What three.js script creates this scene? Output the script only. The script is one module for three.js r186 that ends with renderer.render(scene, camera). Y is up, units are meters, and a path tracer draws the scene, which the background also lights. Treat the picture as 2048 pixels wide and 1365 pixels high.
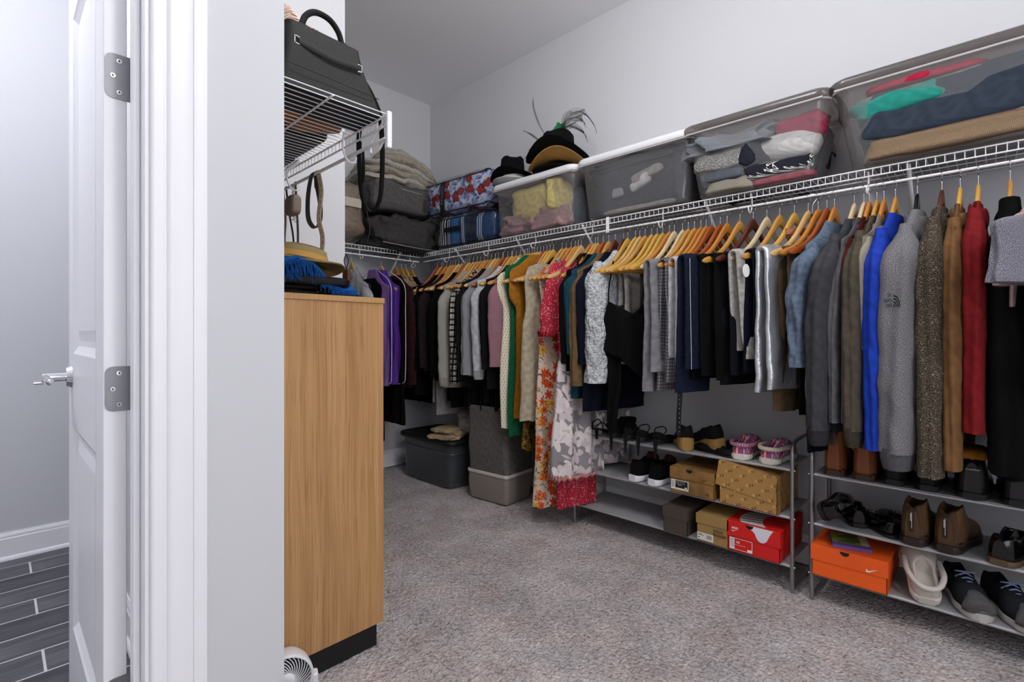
import * as THREE from 'three';
import { RoundedBoxGeometry } from 'three/addons/geometries/RoundedBoxGeometry.js';
import { mergeGeometries } from 'three/addons/utils/BufferGeometryUtils.js';
import { RectAreaLightUniformsLib } from 'three/addons/lights/RectAreaLightUniformsLib.js';
import { ImprovedNoise } from 'three/addons/math/ImprovedNoise.js';

// ---------------------------------------------------------------- camera, light, exposure
const scene = new THREE.Scene();
scene.background = new THREE.Color(0x000000);
const CAM_TURN = 0.80412;                                  // the camera looks into the far right corner
const camera = new THREE.PerspectiveCamera(68.94, 2048 / 1365, 0.05, 30);
camera.position.set(0, 1.05, 0);
camera.lookAt(Math.sin(CAM_TURN), 1.05, -Math.cos(CAM_TURN));
camera.setViewOffset(2048, 1365, 0, 12.13, 2048, 1365);    // lens shifted down a touch, verticals stay upright
const renderer = new THREE.WebGLRenderer({ antialias: true });
renderer.toneMapping = THREE.LinearToneMapping;
renderer.toneMappingExposure = 0.88;
renderer.shadowMap.enabled = true;
RectAreaLightUniformsLib.init();
// two globe ceiling lamps in the closet (out of frame, above) and one in the bathroom; built as lamps in the structure section
const LAMPS = [
  { x: 1.10, z: -.80, size: 0.28, power: 2.8, color: 0xfcfbfb, room: 'closet' },
  { x: 0.60, z: 0.95, size: 0.28, power: 3.6, color: 0xfcfbfb, room: 'closet entrance' },
  { x: -0.75, z: -2.25, size: 0.28, power: 4.5, color: 0xf8f9ff, room: 'bathroom' },
];

// daylight through a shaded window in the wall behind the camera
const DAY = { x0: -.55, x1: 1.05, y0: .75, y1: 2.1, light: 2.9, color: 0xf4f7ff };

// ---------------------------------------------------------------- helpers
const V3 = (x, y, z) => new THREE.Vector3(x, y, z);
const clamp = (x, a, b) => Math.min(b, Math.max(a, x));
const lerp = (a, b, t) => a + (b - a) * t;
const sstep = (a, b, x) => { const t = clamp((x - a) / (b - a), 0, 1); return t * t * (3 - 2 * t); };
function mulberry(a) { return () => { a |= 0; a = a + 0x6D2B79F5 | 0; let t = Math.imul(a ^ a >>> 15, 1 | a); t = t + Math.imul(t ^ t >>> 7, 61 | t) ^ t; return ((t ^ t >>> 14) >>> 0) / 4294967296; }; }
const rnd = mulberry(7321);
const perlin = new ImprovedNoise();
// ImprovedNoise shuffles nothing at random, so it is the same each run
const nz = (x, y = 0, z = 0) => perlin.noise(x + 31.7, y + 11.3, z + 5.9);
const fbm = (x, y, z = 0, o = 3) => { let s = 0, a = 1, f = 1; for (let i = 0; i < o; i++) { s += a * nz(x * f, y * f, z * f + i * 7.1); a *= .5; f *= 2.03; } return s; };
const taken = new Map();
function numbered(n) { const k = taken.get(n) || 0; taken.set(n, k + 1); return k ? n + '_' + String(k).padStart(3, '0') : n; }
function shade(o) { o.castShadow = true; o.receiveShadow = true; return o; }
function mesh(name, geo, mat, parent) { const m = shade(new THREE.Mesh(geo, mat)); m.name = name; parent.add(m); return m; }
function tag(o, label, category, group) { o.userData.label = label; o.userData.category = category; if (group) o.userData.group = group; return o; }
function thing(name, label, category, pos = [0, 0, 0], turn = 0, group) {
  const g = new THREE.Group(); g.name = numbered(name); g.position.set(...pos); g.rotation.y = turn; scene.add(g);
  return tag(g, label, category, group);
}
function solo(name, label, category, geo, mat, pos = [0, 0, 0], turn = 0, group) {
  const m = mesh(numbered(name), geo, mat, scene); m.position.set(...pos); m.rotation.y = turn; return tag(m, label, category, group);
}
function struct(name, geo, mat, pos = [0, 0, 0]) { const m = mesh(numbered(name), geo, mat, scene); m.position.set(...pos); m.userData.kind = 'structure'; return m; }
function tidy(g) { const n = g.index ? g.toNonIndexed() : g; for (const k of Object.keys(n.attributes)) if (!['position', 'normal', 'uv'].includes(k)) n.deleteAttribute(k); if (!n.attributes.normal) n.computeVertexNormals(); return n; }
const merge = (list) => mergeGeometries(list.map(tidy));
function boxUV(g) {                                         // uv in metres from the dominant axis
  const p = g.attributes.position, n = g.attributes.normal, uv = new Float32Array(p.count * 2);
  for (let i = 0; i < p.count; i++) {
    const ax = Math.abs(n.getX(i)), ay = Math.abs(n.getY(i)), az = Math.abs(n.getZ(i));
    if (ay > ax && ay > az) { uv[2 * i] = p.getX(i); uv[2 * i + 1] = p.getZ(i); }
    else if (ax > az) { uv[2 * i] = p.getZ(i); uv[2 * i + 1] = p.getY(i); }
    else { uv[2 * i] = p.getX(i); uv[2 * i + 1] = p.getY(i); }
  }
  g.setAttribute('uv', new THREE.BufferAttribute(uv, 2)); return g;
}
const box = (w, h, d, x = 0, y = 0, z = 0) => boxUV(new THREE.BoxGeometry(w, h, d)).translate(x, y, z);
const rbox = (w, h, d, r = .004, x = 0, y = 0, z = 0, s = 2) => boxUV(new RoundedBoxGeometry(w, h, d, s, Math.min(r, w / 2.01, h / 2.01, d / 2.01))).translate(x, y, z);
const span = (x0, x1, y0, y1, z0, z1) => box(Math.abs(x1 - x0), Math.abs(y1 - y0), Math.abs(z1 - z0), (x0 + x1) / 2, (y0 + y1) / 2, (z0 + z1) / 2);
function cyl(r0, r1, h, x = 0, y = 0, z = 0, seg = 20, axis = 'y') { const g = new THREE.CylinderGeometry(r1, r0, h, seg); if (axis === 'x') g.rotateZ(Math.PI / 2); if (axis === 'z') g.rotateX(Math.PI / 2); return g.translate(x, y, z); }
const P = (a) => a.map((p) => V3(p[0], p[1], p[2]));
function tube(pts, r, seg = 0, rad = 8, closed = false, tension = .5) {
  const c = new THREE.CatmullRomCurve3(P(pts), closed, 'catmullrom', tension);
  const g = new THREE.TubeGeometry(c, seg || pts.length * 6, r, rad, closed);
  if (closed) return g.toNonIndexed();
  const caps = [];                                          // rounded ends
  for (const e of [0, pts.length - 1]) caps.push(new THREE.SphereGeometry(r, rad, 5).translate(...pts[e]));
  return merge([g, ...caps]);
}
function rod(a, b, r, rad = 6) {                            // straight bar between two points
  const A = V3(...a), B = V3(...b), d = B.clone().sub(A), g = new THREE.CylinderGeometry(r, r, d.length(), rad);
  g.applyQuaternion(new THREE.Quaternion().setFromUnitVectors(V3(0, 1, 0), d.normalize()));
  return g.translate((a[0] + b[0]) / 2, (a[1] + b[1]) / 2, (a[2] + b[2]) / 2);
}
// loft through rings of equal point count; closed rings, capped ends, uv in metres
function loft(rings, { cap = true, capEnd = true, closed = true } = {}) {
  const n = rings[0].length, m = rings.length, pos = [], uv = [], idx = [];
  const per = closed ? n + 1 : n;
  let v = 0;
  for (let i = 0; i < m; i++) {
    if (i) { let s = 0; for (let j = 0; j < n; j += Math.max(1, n >> 2)) s += Math.hypot(rings[i][j][0] - rings[i - 1][j][0], rings[i][j][1] - rings[i - 1][j][1], rings[i][j][2] - rings[i - 1][j][2]); v += s / Math.ceil(n / Math.max(1, n >> 2)); }
    let u = 0;
    for (let j = 0; j < per; j++) {
      const a = rings[i][j % n];
      if (j) { const b = rings[i][(j - 1) % n]; u += Math.hypot(a[0] - b[0], a[1] - b[1], a[2] - b[2]); }
      pos.push(a[0], a[1], a[2]); uv.push(u, v);
    }
  }
  for (let i = 0; i < m - 1; i++) for (let j = 0; j < per - 1; j++) { const a = i * per + j, b = a + 1, c = a + per, d = c + 1; idx.push(a, b, c, b, d, c); }
  const g = new THREE.BufferGeometry();
  g.setAttribute('position', new THREE.Float32BufferAttribute(pos, 3)); g.setAttribute('uv', new THREE.Float32BufferAttribute(uv, 2)); g.setIndex(idx); g.computeVertexNormals();
  if (closed) {                                              // weld normals along the seam
    const N = g.attributes.normal;
    for (let i = 0; i < m; i++) { const a = i * per, b = a + per - 1; const t = V3(N.getX(a) + N.getX(b), N.getY(a) + N.getY(b), N.getZ(a) + N.getZ(b)).normalize(); N.setXYZ(a, t.x, t.y, t.z); N.setXYZ(b, t.x, t.y, t.z); }
  }
  const parts = [g];
  const fan = (r, flip) => {
    const c = [0, 0, 0]; r.forEach((p) => { c[0] += p[0] / n; c[1] += p[1] / n; c[2] += p[2] / n; });
    const f = new THREE.BufferGeometry(), fp = [...c], fu = [0, 0], fi = [];
    r.forEach((p) => { fp.push(...p); fu.push(p[0] - c[0], p[2] - c[2]); });
    for (let j = 0; j < n; j++) flip ? fi.push(0, 1 + (j + 1) % n, 1 + j) : fi.push(0, 1 + j, 1 + (j + 1) % n);
    f.setAttribute('position', new THREE.Float32BufferAttribute(fp, 3)); f.setAttribute('uv', new THREE.Float32BufferAttribute(fu, 2)); f.setIndex(fi); f.computeVertexNormals(); return f;
  };
  if (closed && cap) parts.push(fan(rings[0], true));
  if (closed && capEnd) parts.push(fan(rings[m - 1], false));
  return parts.length > 1 ? merge(parts) : g;
}
// grid surface from a function of two parameters
function sheet(fn, nu, nv) {
  const rows = []; for (let i = 0; i <= nv; i++) { const r = []; for (let j = 0; j <= nu; j++) r.push(fn(j / nu, i / nv)); rows.push(r); }
  return loft(rows, { cap: false, capEnd: false, closed: false });
}
// a soft sheet with thickness: closed ring around each row
function slab(fn, nu, nv, th) {                              // fn(a, b) -> point; thickness along local normal
  const rows = [], e = 1e-3;
  for (let i = 0; i <= nv; i++) {
    const top = [], bot = [];
    for (let j = 0; j <= nu; j++) {
      const a = j / nu, b = i / nv, p = fn(a, b), pa = fn(Math.min(1, a + e), b), pm = fn(Math.max(0, a - e), b), pb = fn(a, Math.min(1, b + e)), pn = fn(a, Math.max(0, b - e));
      const n = V3(pa[0] - pm[0], pa[1] - pm[1], pa[2] - pm[2]).cross(V3(pb[0] - pn[0], pb[1] - pn[1], pb[2] - pn[2])).normalize();
      const edge = Math.min(1, Math.min(a, 1 - a) * nu * .6 + .35), t = (typeof th === 'function' ? th(a, b) : th) * edge * .5;
      top.push([p[0] + n.x * t, p[1] + n.y * t, p[2] + n.z * t]); bot.push([p[0] - n.x * t, p[1] - n.y * t, p[2] - n.z * t]);
    }
    rows.push([...top, ...bot.reverse()]);
  }
  return loft(rows);
}
function mirror(g, x, y, z) {                               // mirrored copy in place, faces kept outward
  g.scale(x, y, z); const G = g.index ? null : g;
  if (G) for (const k of Object.keys(g.attributes)) { const a = g.attributes[k], n = a.itemSize, A = a.array; for (let i = 0; i < a.count; i += 3) for (let c = 0; c < n; c++) { const t = A[(i + 1) * n + c]; A[(i + 1) * n + c] = A[(i + 2) * n + c]; A[(i + 2) * n + c] = t; } }
  else { const A = g.index.array; for (let i = 0; i < A.length; i += 3) { const t = A[i + 1]; A[i + 1] = A[i + 2]; A[i + 2] = t; } }
  g.computeVertexNormals(); return g;
}
const spow = (c, p) => Math.sign(c) * Math.pow(Math.abs(c), p);
// pillow-like soft box: rounded in all directions, creased by noise
function soft(w, h, d, { p = .45, amp = .012, freq = 9, seed = 0, nu = 40, nv = 26, sag = 0, wr = 0 } = {}) {
  const rings = [];
  for (let i = 0; i <= nv; i++) {
    const ph = -Math.PI / 2 + Math.PI * (i + .02) / (nv + .04), cy = Math.cos(ph), sy = Math.sin(ph), r = [];
    for (let j = 0; j < nu; j++) {
      const th = j / nu * Math.PI * 2;
      let x = w / 2 * spow(Math.cos(th), p) * spow(cy, p), z = -d / 2 * spow(Math.sin(th), p) * spow(cy, p), y = h / 2 * spow(sy, p);
      const k = 1 + (fbm(x * freq + seed, y * freq, z * freq + seed * 1.7, 3)) * amp / Math.max(.05, Math.min(w, h, d) / 2);
      let wrk = wr ? Math.sin((x * .7 + z * 1.1 + nz(x * 6 + seed, y * 6, z * 6) * .12) * 60) * wr : 0;
      x *= k; z *= k; y *= k; y -= sag * (1 - Math.cos(x / w * Math.PI)) * .5; 
      r.push([x + wrk * Math.cos(th), y + wrk * .5, z - wrk * Math.sin(th)]);
    }
    rings.push(r);
  }
  return loft(rings).translate(0, h / 2, 0);
}

// ---------------------------------------------------------------- procedural textures
let texCount = 0;
function dataTex(size, fn, metres, srgb = true) {            // fn(x, y) in 0..1 -> grey number or [r,g,b] 0..255
  const d = new Uint8Array(size * size * 4);
  for (let y = 0; y < size; y++) for (let x = 0; x < size; x++) {
    const c = fn(x / size, y / size, x, y), i = (y * size + x) * 4, a = typeof c === 'number';
    d[i] = clamp(a ? c : c[0], 0, 255); d[i + 1] = clamp(a ? c : c[1], 0, 255); d[i + 2] = clamp(a ? c : c[2], 0, 255); d[i + 3] = 255;
  }
  const t = new THREE.DataTexture(d, size, size, THREE.RGBAFormat); texCount++;
  t.wrapS = t.wrapT = THREE.RepeatWrapping; t.magFilter = THREE.LinearFilter; t.minFilter = THREE.LinearMipmapLinearFilter; t.generateMipmaps = true;
  if (srgb) t.colorSpace = THREE.SRGBColorSpace;
  const m = Array.isArray(metres) ? metres : [metres, metres]; t.repeat.set(1 / m[0], 1 / m[1]); t.needsUpdate = true; return t;
}
function canvasTex(w, h, draw, metres) {
  const c = document.createElement('canvas'); c.width = w; c.height = h; const g = c.getContext('2d'); draw(g, w, h);
  const t = new THREE.CanvasTexture(c); texCount++; t.colorSpace = THREE.SRGBColorSpace; t.wrapS = t.wrapT = THREE.RepeatWrapping;
  if (metres) { const m = Array.isArray(metres) ? metres : [metres, metres]; t.repeat.set(1 / m[0], 1 / m[1]); }
  return t;
}
// periodic gradient noise on 0..1 with f cells a side, about -1..1
const hsh = new Float32Array(65536); { const r = mulberry(4242); for (let i = 0; i < 65536; i++) hsh[i] = r() * Math.PI * 2; }
const pn = (x, y, f, s = 0, fy = f) => {
  f = Math.max(1, Math.round(f)); fy = Math.max(1, Math.round(fy)); x = (x - Math.floor(x)) * f; y = (y - Math.floor(y)) * fy;
  const i = Math.floor(x), j = Math.floor(y), u = x - i, v = y - j, o = (s * 131) | 0;
  const g = (a, b, du, dv) => { const h = hsh[((((a % f) + f) % f) * 1619 + (((b % fy) + fy) % fy) * 7919 + o * 337) & 65535]; return Math.cos(h) * du + Math.sin(h) * dv; };
  const fu = u * u * u * (u * (u * 6 - 15) + 10), fv = v * v * v * (v * (v * 6 - 15) + 10);
  return 1.5 * lerp(lerp(g(i, j, u, v), g(i + 1, j, u - 1, v), fu), lerp(g(i, j + 1, u, v - 1), g(i + 1, j + 1, u - 1, v - 1), fu), fv);
};
const rT = mulberry(99);
const T = {};
T.weave = dataTex(256, (x, y, i, j) => 214 + ((i + j) % 2 ? 8 : -8) + (rT() - .5) * 34 + pn(x, y, 5, 1) * 22, .12);
T.weaveB = dataTex(256, (x, y, i, j) => 128 + ((i >> 1) + (j >> 1)) % 2 * 50 + (rT() - .5) * 60 + pn(x, y, 10, 3) * 60, .12, false);
T.heather = dataTex(256, (x, y, i, j) => { const v = pn(x, y, 60, 2) + (rT() - .5) * .9; return v > .25 ? 245 : v < -.35 ? 120 : 188 + v * 60; }, .14);
T.knit = dataTex(256, (x, y, i, j) => { const a = Math.abs(((i % 16) / 16) - .5), b = ((j + (a * 16)) % 10) / 10; return 200 + Math.sin(b * 6.28) * 28 - (a < .08 ? 40 : 0) + (rT() - .5) * 16; }, .09);
T.knitB = dataTex(256, (x, y, i, j) => { const a = Math.abs(((i % 16) / 16) - .5), b = ((j + (a * 16)) % 10) / 10; return 140 + Math.sin(b * 6.28) * 70 - (a < .08 ? 60 : 0); }, .09, false);
T.rib = dataTex(128, (x, y, i) => 205 + Math.sin(i / 128 * Math.PI * 2 * 16) * 40, .08);
T.ribB = dataTex(128, (x, y, i) => 128 + Math.sin(i / 128 * Math.PI * 2 * 16) * 110, .08, false);
T.sherpa = dataTex(256, (x, y) => { const q = Math.sin((y * 14 + pn(x, y, 14, 4) * 1.6 + Math.abs(((x * 3) % 1) - .5) * 3) * 6.283); return 190 + q * 36 + pn(x, y, 40, 6) * 60; }, .16);
T.sherpaB = dataTex(256, (x, y) => { const q = Math.sin((y * 14 + pn(x, y, 14, 4) * 1.6 + Math.abs(((x * 3) % 1) - .5) * 3) * 6.283); return 128 + q * 90 + pn(x, y, 40, 6) * 50; }, .16, false);
T.denim = dataTex(256, (x, y, i, j) => 205 + (((i + j * 2) % 6) < 2 ? 26 : -8) + (rT() - .5) * 40 + pn(x, y, 6, 9) * 30, .1);
T.crumple = dataTex(256, (x, y) => 128 + Math.abs(pn(x, y, 8, 1)) * 190 - Math.abs(pn(x, y, 17, 5)) * 130 + pn(x, y, 34, 8) * 40, .3, false);
T.leather = dataTex(256, (x, y) => 128 + pn(x, y, 50, 1) * 110 + pn(x, y, 100, 4) * 70, .06, false);
T.smudge = dataTex(256, (x, y) => 205 + pn(x, y, 4, 3) * 60 + pn(x, y, 13, 8) * 30, .5);
T.wall = dataTex(256, (x, y) => 128 + pn(x, y, 60, 2) * 60 + (rT() - .5) * 30, .4, false);
T.wood = dataTex(1024, (x, y, i, j) => {                    // oak: long streaks along v
  const q = x + pn(x, y, 3, 2, 2) * .02 + pn(x, y, 5, 6, 3) * .012;
  const s = pn(q, y, 9, 1, 1) * .4 + pn(q, y, 31, 4, 2) * .35 + pn(q, y, 110, 7, 4) * .4 + Math.sin((q * 5 + pn(x, y, 4, 11, 2) * 1.1) * 6.283) * .05;
  const pore = pn(q, y, 150, 13, 9) > .40 ? -.45 : 0, t = clamp(.58 + s * .55 + pore * .6, 0, 1);
  return [lerp(164, 226, t), lerp(120, 184, t), lerp(74, 132, t)];
}, [.42, 1.4]); T.wood.offset.set(.1, .42);
T.hangerWood = dataTex(256, (x, y) => 226 + pn(x, y, 30, 3, 3) * 40 + pn(x, y, 5, 1) * 16, [.03, .3]);
T.carpet = dataTex(2048, (x, y, i, j) => {
  const tuft = pn(x, y, 260, 3) * .6 + pn(x, y, 130, 5) * .55 + (rT() - .5) * .45, lay = pn(x, y, 5, 8) * .5 + pn(x, y, 11, 12) * .55 + pn(x, y, 26, 15) * .45 + pn(x, y, 60, 18) * .3;
  const v = tuft * .85 + lay * .55, dark = tuft < -.55 ? -26 : 0, warm = pn(x, y, 14, 20) * 5;
  return [178 + v * 40 + dark + warm, 169 + v * 40 + dark, 168 + v * 40 + dark - warm * .4];
}, 2.1);
T.carpetB = dataTex(1024, (x, y) => 128 + pn(x, y, 130, 3) * 90 + pn(x, y, 65, 5) * 80, 1.05, false);
T.tile = dataTex(512, (x, y) => { const s = pn(x, y, 4, 2, 14) * .5 + pn(x, y, 10, 5, 44) * .45 + pn(x, y, 5, 7) * .35; return [90 + s * 32, 90 + s * 32, 95 + s * 32]; }, [1.3, .5]);

// ---------------------------------------------------------------- materials
const lin = (h) => new THREE.Color(h);
const mats = new Map();
function mat(o) { return new THREE.MeshStandardMaterial({ side: THREE.DoubleSide, ...o }); }
const soak = { specularIntensity: .3 };                     // cloth hardly mirrors anything
function fab(hex, kind = 'weave', extra = {}) {
  const key = hex + kind + JSON.stringify(extra); if (mats.has(key)) return mats.get(key);
  const B = { weave: ['weave', 'weaveB', .0006], heather: ['heather', 'weaveB', .0008], knit: ['knit', 'knitB', .0022], rib: ['rib', 'ribB', .002], sherpa: ['sherpa', 'sherpaB', .009], denim: ['denim', 'weaveB', .0006], crumple: ['weave', 'crumple', .012], plain: [null, 'weaveB', .0004] }[kind];
  const m = new THREE.MeshPhysicalMaterial({ side: THREE.DoubleSide, ...soak, color: hex, roughness: .93, map: B[0] ? T[B[0]] : null, bumpMap: T[B[1]], bumpScale: B[2], ...extra });
  mats.set(key, m); return m;
}
function printed(t, extra = {}) { return new THREE.MeshPhysicalMaterial({ side: THREE.DoubleSide, ...soak, color: 0xffffff, roughness: .92, map: t, bumpMap: T.weaveB, bumpScale: .0006, ...extra }); }
const M = {
  wall: mat({ color: 0xcfd0d4, roughness: .9, bumpMap: T.wall, bumpScale: .00012 }),
  ceiling: mat({ color: 0xf8f8f9, roughness: .95 }),
  trim: mat({ color: 0xf0f0f4, roughness: .38 }),
  door: mat({ color: 0xf0f0f4, roughness: .36 }),
  steel: mat({ color: 0x8c8d90, roughness: .5, metalness: 1 }),
  chrome: mat({ color: 0xd6d6d8, roughness: .14, metalness: 1 }),
  darkmetal: mat({ color: 0x2b2b2d, roughness: .4, metalness: .9 }),
  wire: mat({ color: 0xeeeef0, roughness: .4 }),
  rackTube: mat({ color: 0x9b9b9d, roughness: .32, metalness: .9 }),
  rackShelf: mat({ color: 0x9b9b9e, roughness: .62, bumpMap: T.weaveB, bumpScale: .0003 }),
  rackRail: mat({ color: 0xb4b4b6, roughness: .35, metalness: .55 }),
  oak: mat({ color: 0xe9e2da, roughness: .48, map: T.wood }),
  oakEdge: mat({ color: 0xd0a066, roughness: .45, map: T.hangerWood }),
  black: mat({ color: 0x070708, roughness: .6 }),
  blackLeather: new THREE.MeshPhysicalMaterial({ side: THREE.DoubleSide, specularIntensity: .55, color: 0x060608, roughness: .5, bumpMap: T.leather, bumpScale: .0008 }),
  blackGloss: mat({ color: 0x08080a, roughness: .18 }),
  blackRubber: mat({ color: 0x141415, roughness: .7 }),
  white: mat({ color: 0xeeeeee, roughness: .5 }),
  paper: mat({ color: 0xf1f0ec, roughness: .8 }),
  lampGlass: mat({ color: 0xffffff, roughness: .5, emissive: 0xfff6ec, emissiveIntensity: 2.0 }),
};
const clearPlastic = (hex, rough = .12, tr = 1, op = {}) => new THREE.MeshPhysicalMaterial({ color: hex, roughness: rough, transmission: tr, thickness: 0, ior: 1.45, side: THREE.DoubleSide, ...op });
// ---------------------------------------------------------------- the room
const RX = 2.596, BZ = -3.479, CE = 3.028, DW = -1.12, DWB = -1.235, LW = .44, NX = -1.35, NZ = 1.7, BATHZ = -3.31, BATHX = -2.3;
{
  // floor: carpet with a real pile relief
  const W = RX - NX, D = NZ - BZ, nx = 440, ny = 580, g = new THREE.PlaneGeometry(W, D, nx, ny).rotateX(-Math.PI / 2).translate((RX + NX) / 2, 0, (NZ + BZ) / 2);
  const p = g.attributes.position, uv = g.attributes.uv;
  for (let i = 0; i < p.count; i++) { const x = p.getX(i), z = p.getZ(i); p.setY(i, -.006 + fbm(x * 9, z * 9, 0, 2) * .004 + nz(x * 75, z * 75) * .0055); uv.setXY(i, x, z); }
  g.computeVertexNormals();
  const f = struct('floor', g, mat({ color: 0xffffff, roughness: 1, map: T.carpet, bumpMap: T.carpetB, bumpScale: .008 }));
  f.userData.label = 'grey plush carpet';
  struct('floor', span(NX - .1, RX + .1, -.16, -.03, BZ - .1, NZ + .1), M.wall);     // the slab under it
}
struct('wall_right', span(RX, RX + .12, 0, CE, BZ - .12, NZ + .12), M.wall);
struct('wall_back', span(LW - .115, RX, 0, CE, BZ - .12, BZ), M.wall);
struct('wall_near', span(NX - .12, DAY.x0, 0, CE, NZ, NZ + .12), M.wall); struct('wall_near', span(DAY.x1, RX, 0, CE, NZ, NZ + .12), M.wall);
struct('wall_near', span(DAY.x0, DAY.x1, 0, DAY.y0, NZ, NZ + .12), M.wall); struct('wall_near', span(DAY.x0, DAY.x1, DAY.y1, CE, NZ, NZ + .12), M.wall);
{
  const w = struct('window_1', merge([span(DAY.x0, DAY.x0 + .05, DAY.y0, DAY.y1, NZ + .02, NZ + .08), span(DAY.x1 - .05, DAY.x1, DAY.y0, DAY.y1, NZ + .02, NZ + .08), span(DAY.x0, DAY.x1, DAY.y0, DAY.y0 + .05, NZ + .02, NZ + .08), span(DAY.x0, DAY.x1, DAY.y1 - .05, DAY.y1, NZ + .02, NZ + .08)]), M.trim); w.userData.label = 'white framed window with a pale shade, behind the camera';
  mesh('window_shade', span(DAY.x0 + .04, DAY.x1 - .04, DAY.y0 + .04, DAY.y1 - .04, NZ + .045, NZ + .05), mat({ color: 0xf4f4f2, roughness: .9, emissive: 0xf4f7ff, emissiveIntensity: .9 }), w);
  const a = new THREE.RectAreaLight(DAY.color, DAY.light, DAY.x1 - DAY.x0 - .1, DAY.y1 - DAY.y0 - .1); a.name = 'window_light'; a.position.set((DAY.x0 + DAY.x1) / 2, (DAY.y0 + DAY.y1) / 2, NZ + .015); a.lookAt((DAY.x0 + DAY.x1) / 2, (DAY.y0 + DAY.y1) / 2, 0); scene.add(a);
}
struct('wall_near', span(NX - .12, NX, 0, CE, DWB, NZ), M.wall);
struct('ceiling', span(BATHX - .12, RX + .12, CE, CE + .12, BZ - .12, NZ + .12), M.ceiling);
const OP0 = -.52, OP1 = .19, OPH = 2.04;
struct('wall_door', span(OP1 + .018, LW, 0, CE, DWB, DW), M.wall);
struct('wall_door', span(NX, OP0 - .018, 0, CE, DWB, DW), M.wall);
struct('wall_door', span(OP0 - .018, OP1 + .018, OPH + .018, CE, DWB, DW), M.wall);
struct('wall_left', span(LW - .115, LW, 0, CE, -2.2, DWB), M.wall);
struct('wall_stub', span(LW - .115, 1.145, 0, CE, BZ, -2.2), M.wall);
// bathroom beyond the doorway
struct('wall_bathroom', span(BATHX, LW - .115, 0, CE, BATHZ - .12, BATHZ), M.wall);
struct('wall_bathroom', span(BATHX - .12, BATHX, 0, CE, BATHZ - .12, DWB), M.wall);
struct('wall_bathroom', span(BATHX, NX - .12, 0, CE, DWB, DW), M.wall);
{
  const f = struct('floor', span(BATHX, LW - .115, -.06, -.0022, BATHZ, DWB), mat({ color: 0xd9d9da, roughness: .8 })); f.userData.label = 'bathroom floor of dark plank tiles with pale grout';
  const tiles = [0xffffff, 0xe2e2e4, 0xf2f0f0].map((c) => mat({ color: c, roughness: .5, map: T.tile }));
  const geo = [0, 1, 2].map((k) => { const g = rbox(.907, .02, .147, .0015, 0, 0, 0, 1), u = g.attributes.uv; for (let i = 0; i < u.count; i++) u.setXY(i, u.getX(i) + k * .37, u.getY(i) + k * .21); return g; });
  for (let r = -1; r < 14; r++) {
    const z = -3.205 + .077 + .154 * r; if (z > DWB - .05) break;
    const off = .108 + .914 / 3 * (((r % 3) + 3) % 3), dz = r < 0 ? .1 : .147;
    for (let k = -4; k < 2; k++) {
      const a = Math.max(off + k * .914 + .0035, BATHX + .003), b = Math.min(off + (k + 1) * .914 - .0035, LW - .118);
      if (b - a < .02) continue;
      const full = b - a > .9 && r >= 0;
      const m = mesh('tile', full ? geo[(r * 3 + k + 9) % 3] : rbox(b - a, .02, dz, .0015, 0, 0, 0, 1), tiles[(r * 2 + k + 9) % 3], f); m.position.set((a + b) / 2, -.011, r < 0 ? -3.205 - .052 : z);
    }
  }
}
// baseboards with a moulded top and a shoe strip
function baseProfile(h = .128) { const s = new THREE.Shape(); s.moveTo(0, 0); s.lineTo(.024, 0); s.quadraticCurveTo(.024, .016, .013, .019); s.lineTo(.013, h - .028); s.lineTo(.010, h - .024); s.quadraticCurveTo(.012, h - .012, .006, h - .005); s.lineTo(.005, h); s.lineTo(0, h); return s; }
function baseboard(name, x, z, len, turn) { const g = new THREE.ExtrudeGeometry(baseProfile(), { depth: len, bevelEnabled: false, curveSegments: 5 }); const m = struct(name, g, M.trim, [x, 0, z]); m.rotation.y = turn; return m; }
baseboard('baseboard_bathroom', LW - .115, BATHZ, LW - .115 - BATHX, -Math.PI / 2);
baseboard('baseboard_bathroom', LW - .115, DWB, DWB - BATHZ, Math.PI);
baseboard('baseboard_right', RX, NZ, NZ - BZ, Math.PI);
{ const m = baseboard('baseboard_back', RX, BZ, RX - 1.145, -Math.PI / 2); }
{ const m = baseboard('baseboard_stub', 1.145, -2.2, .705, -Math.PI / 2); }
baseboard('baseboard_door', LW, DW, LW - OP1 - .105, -Math.PI / 2);
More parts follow.
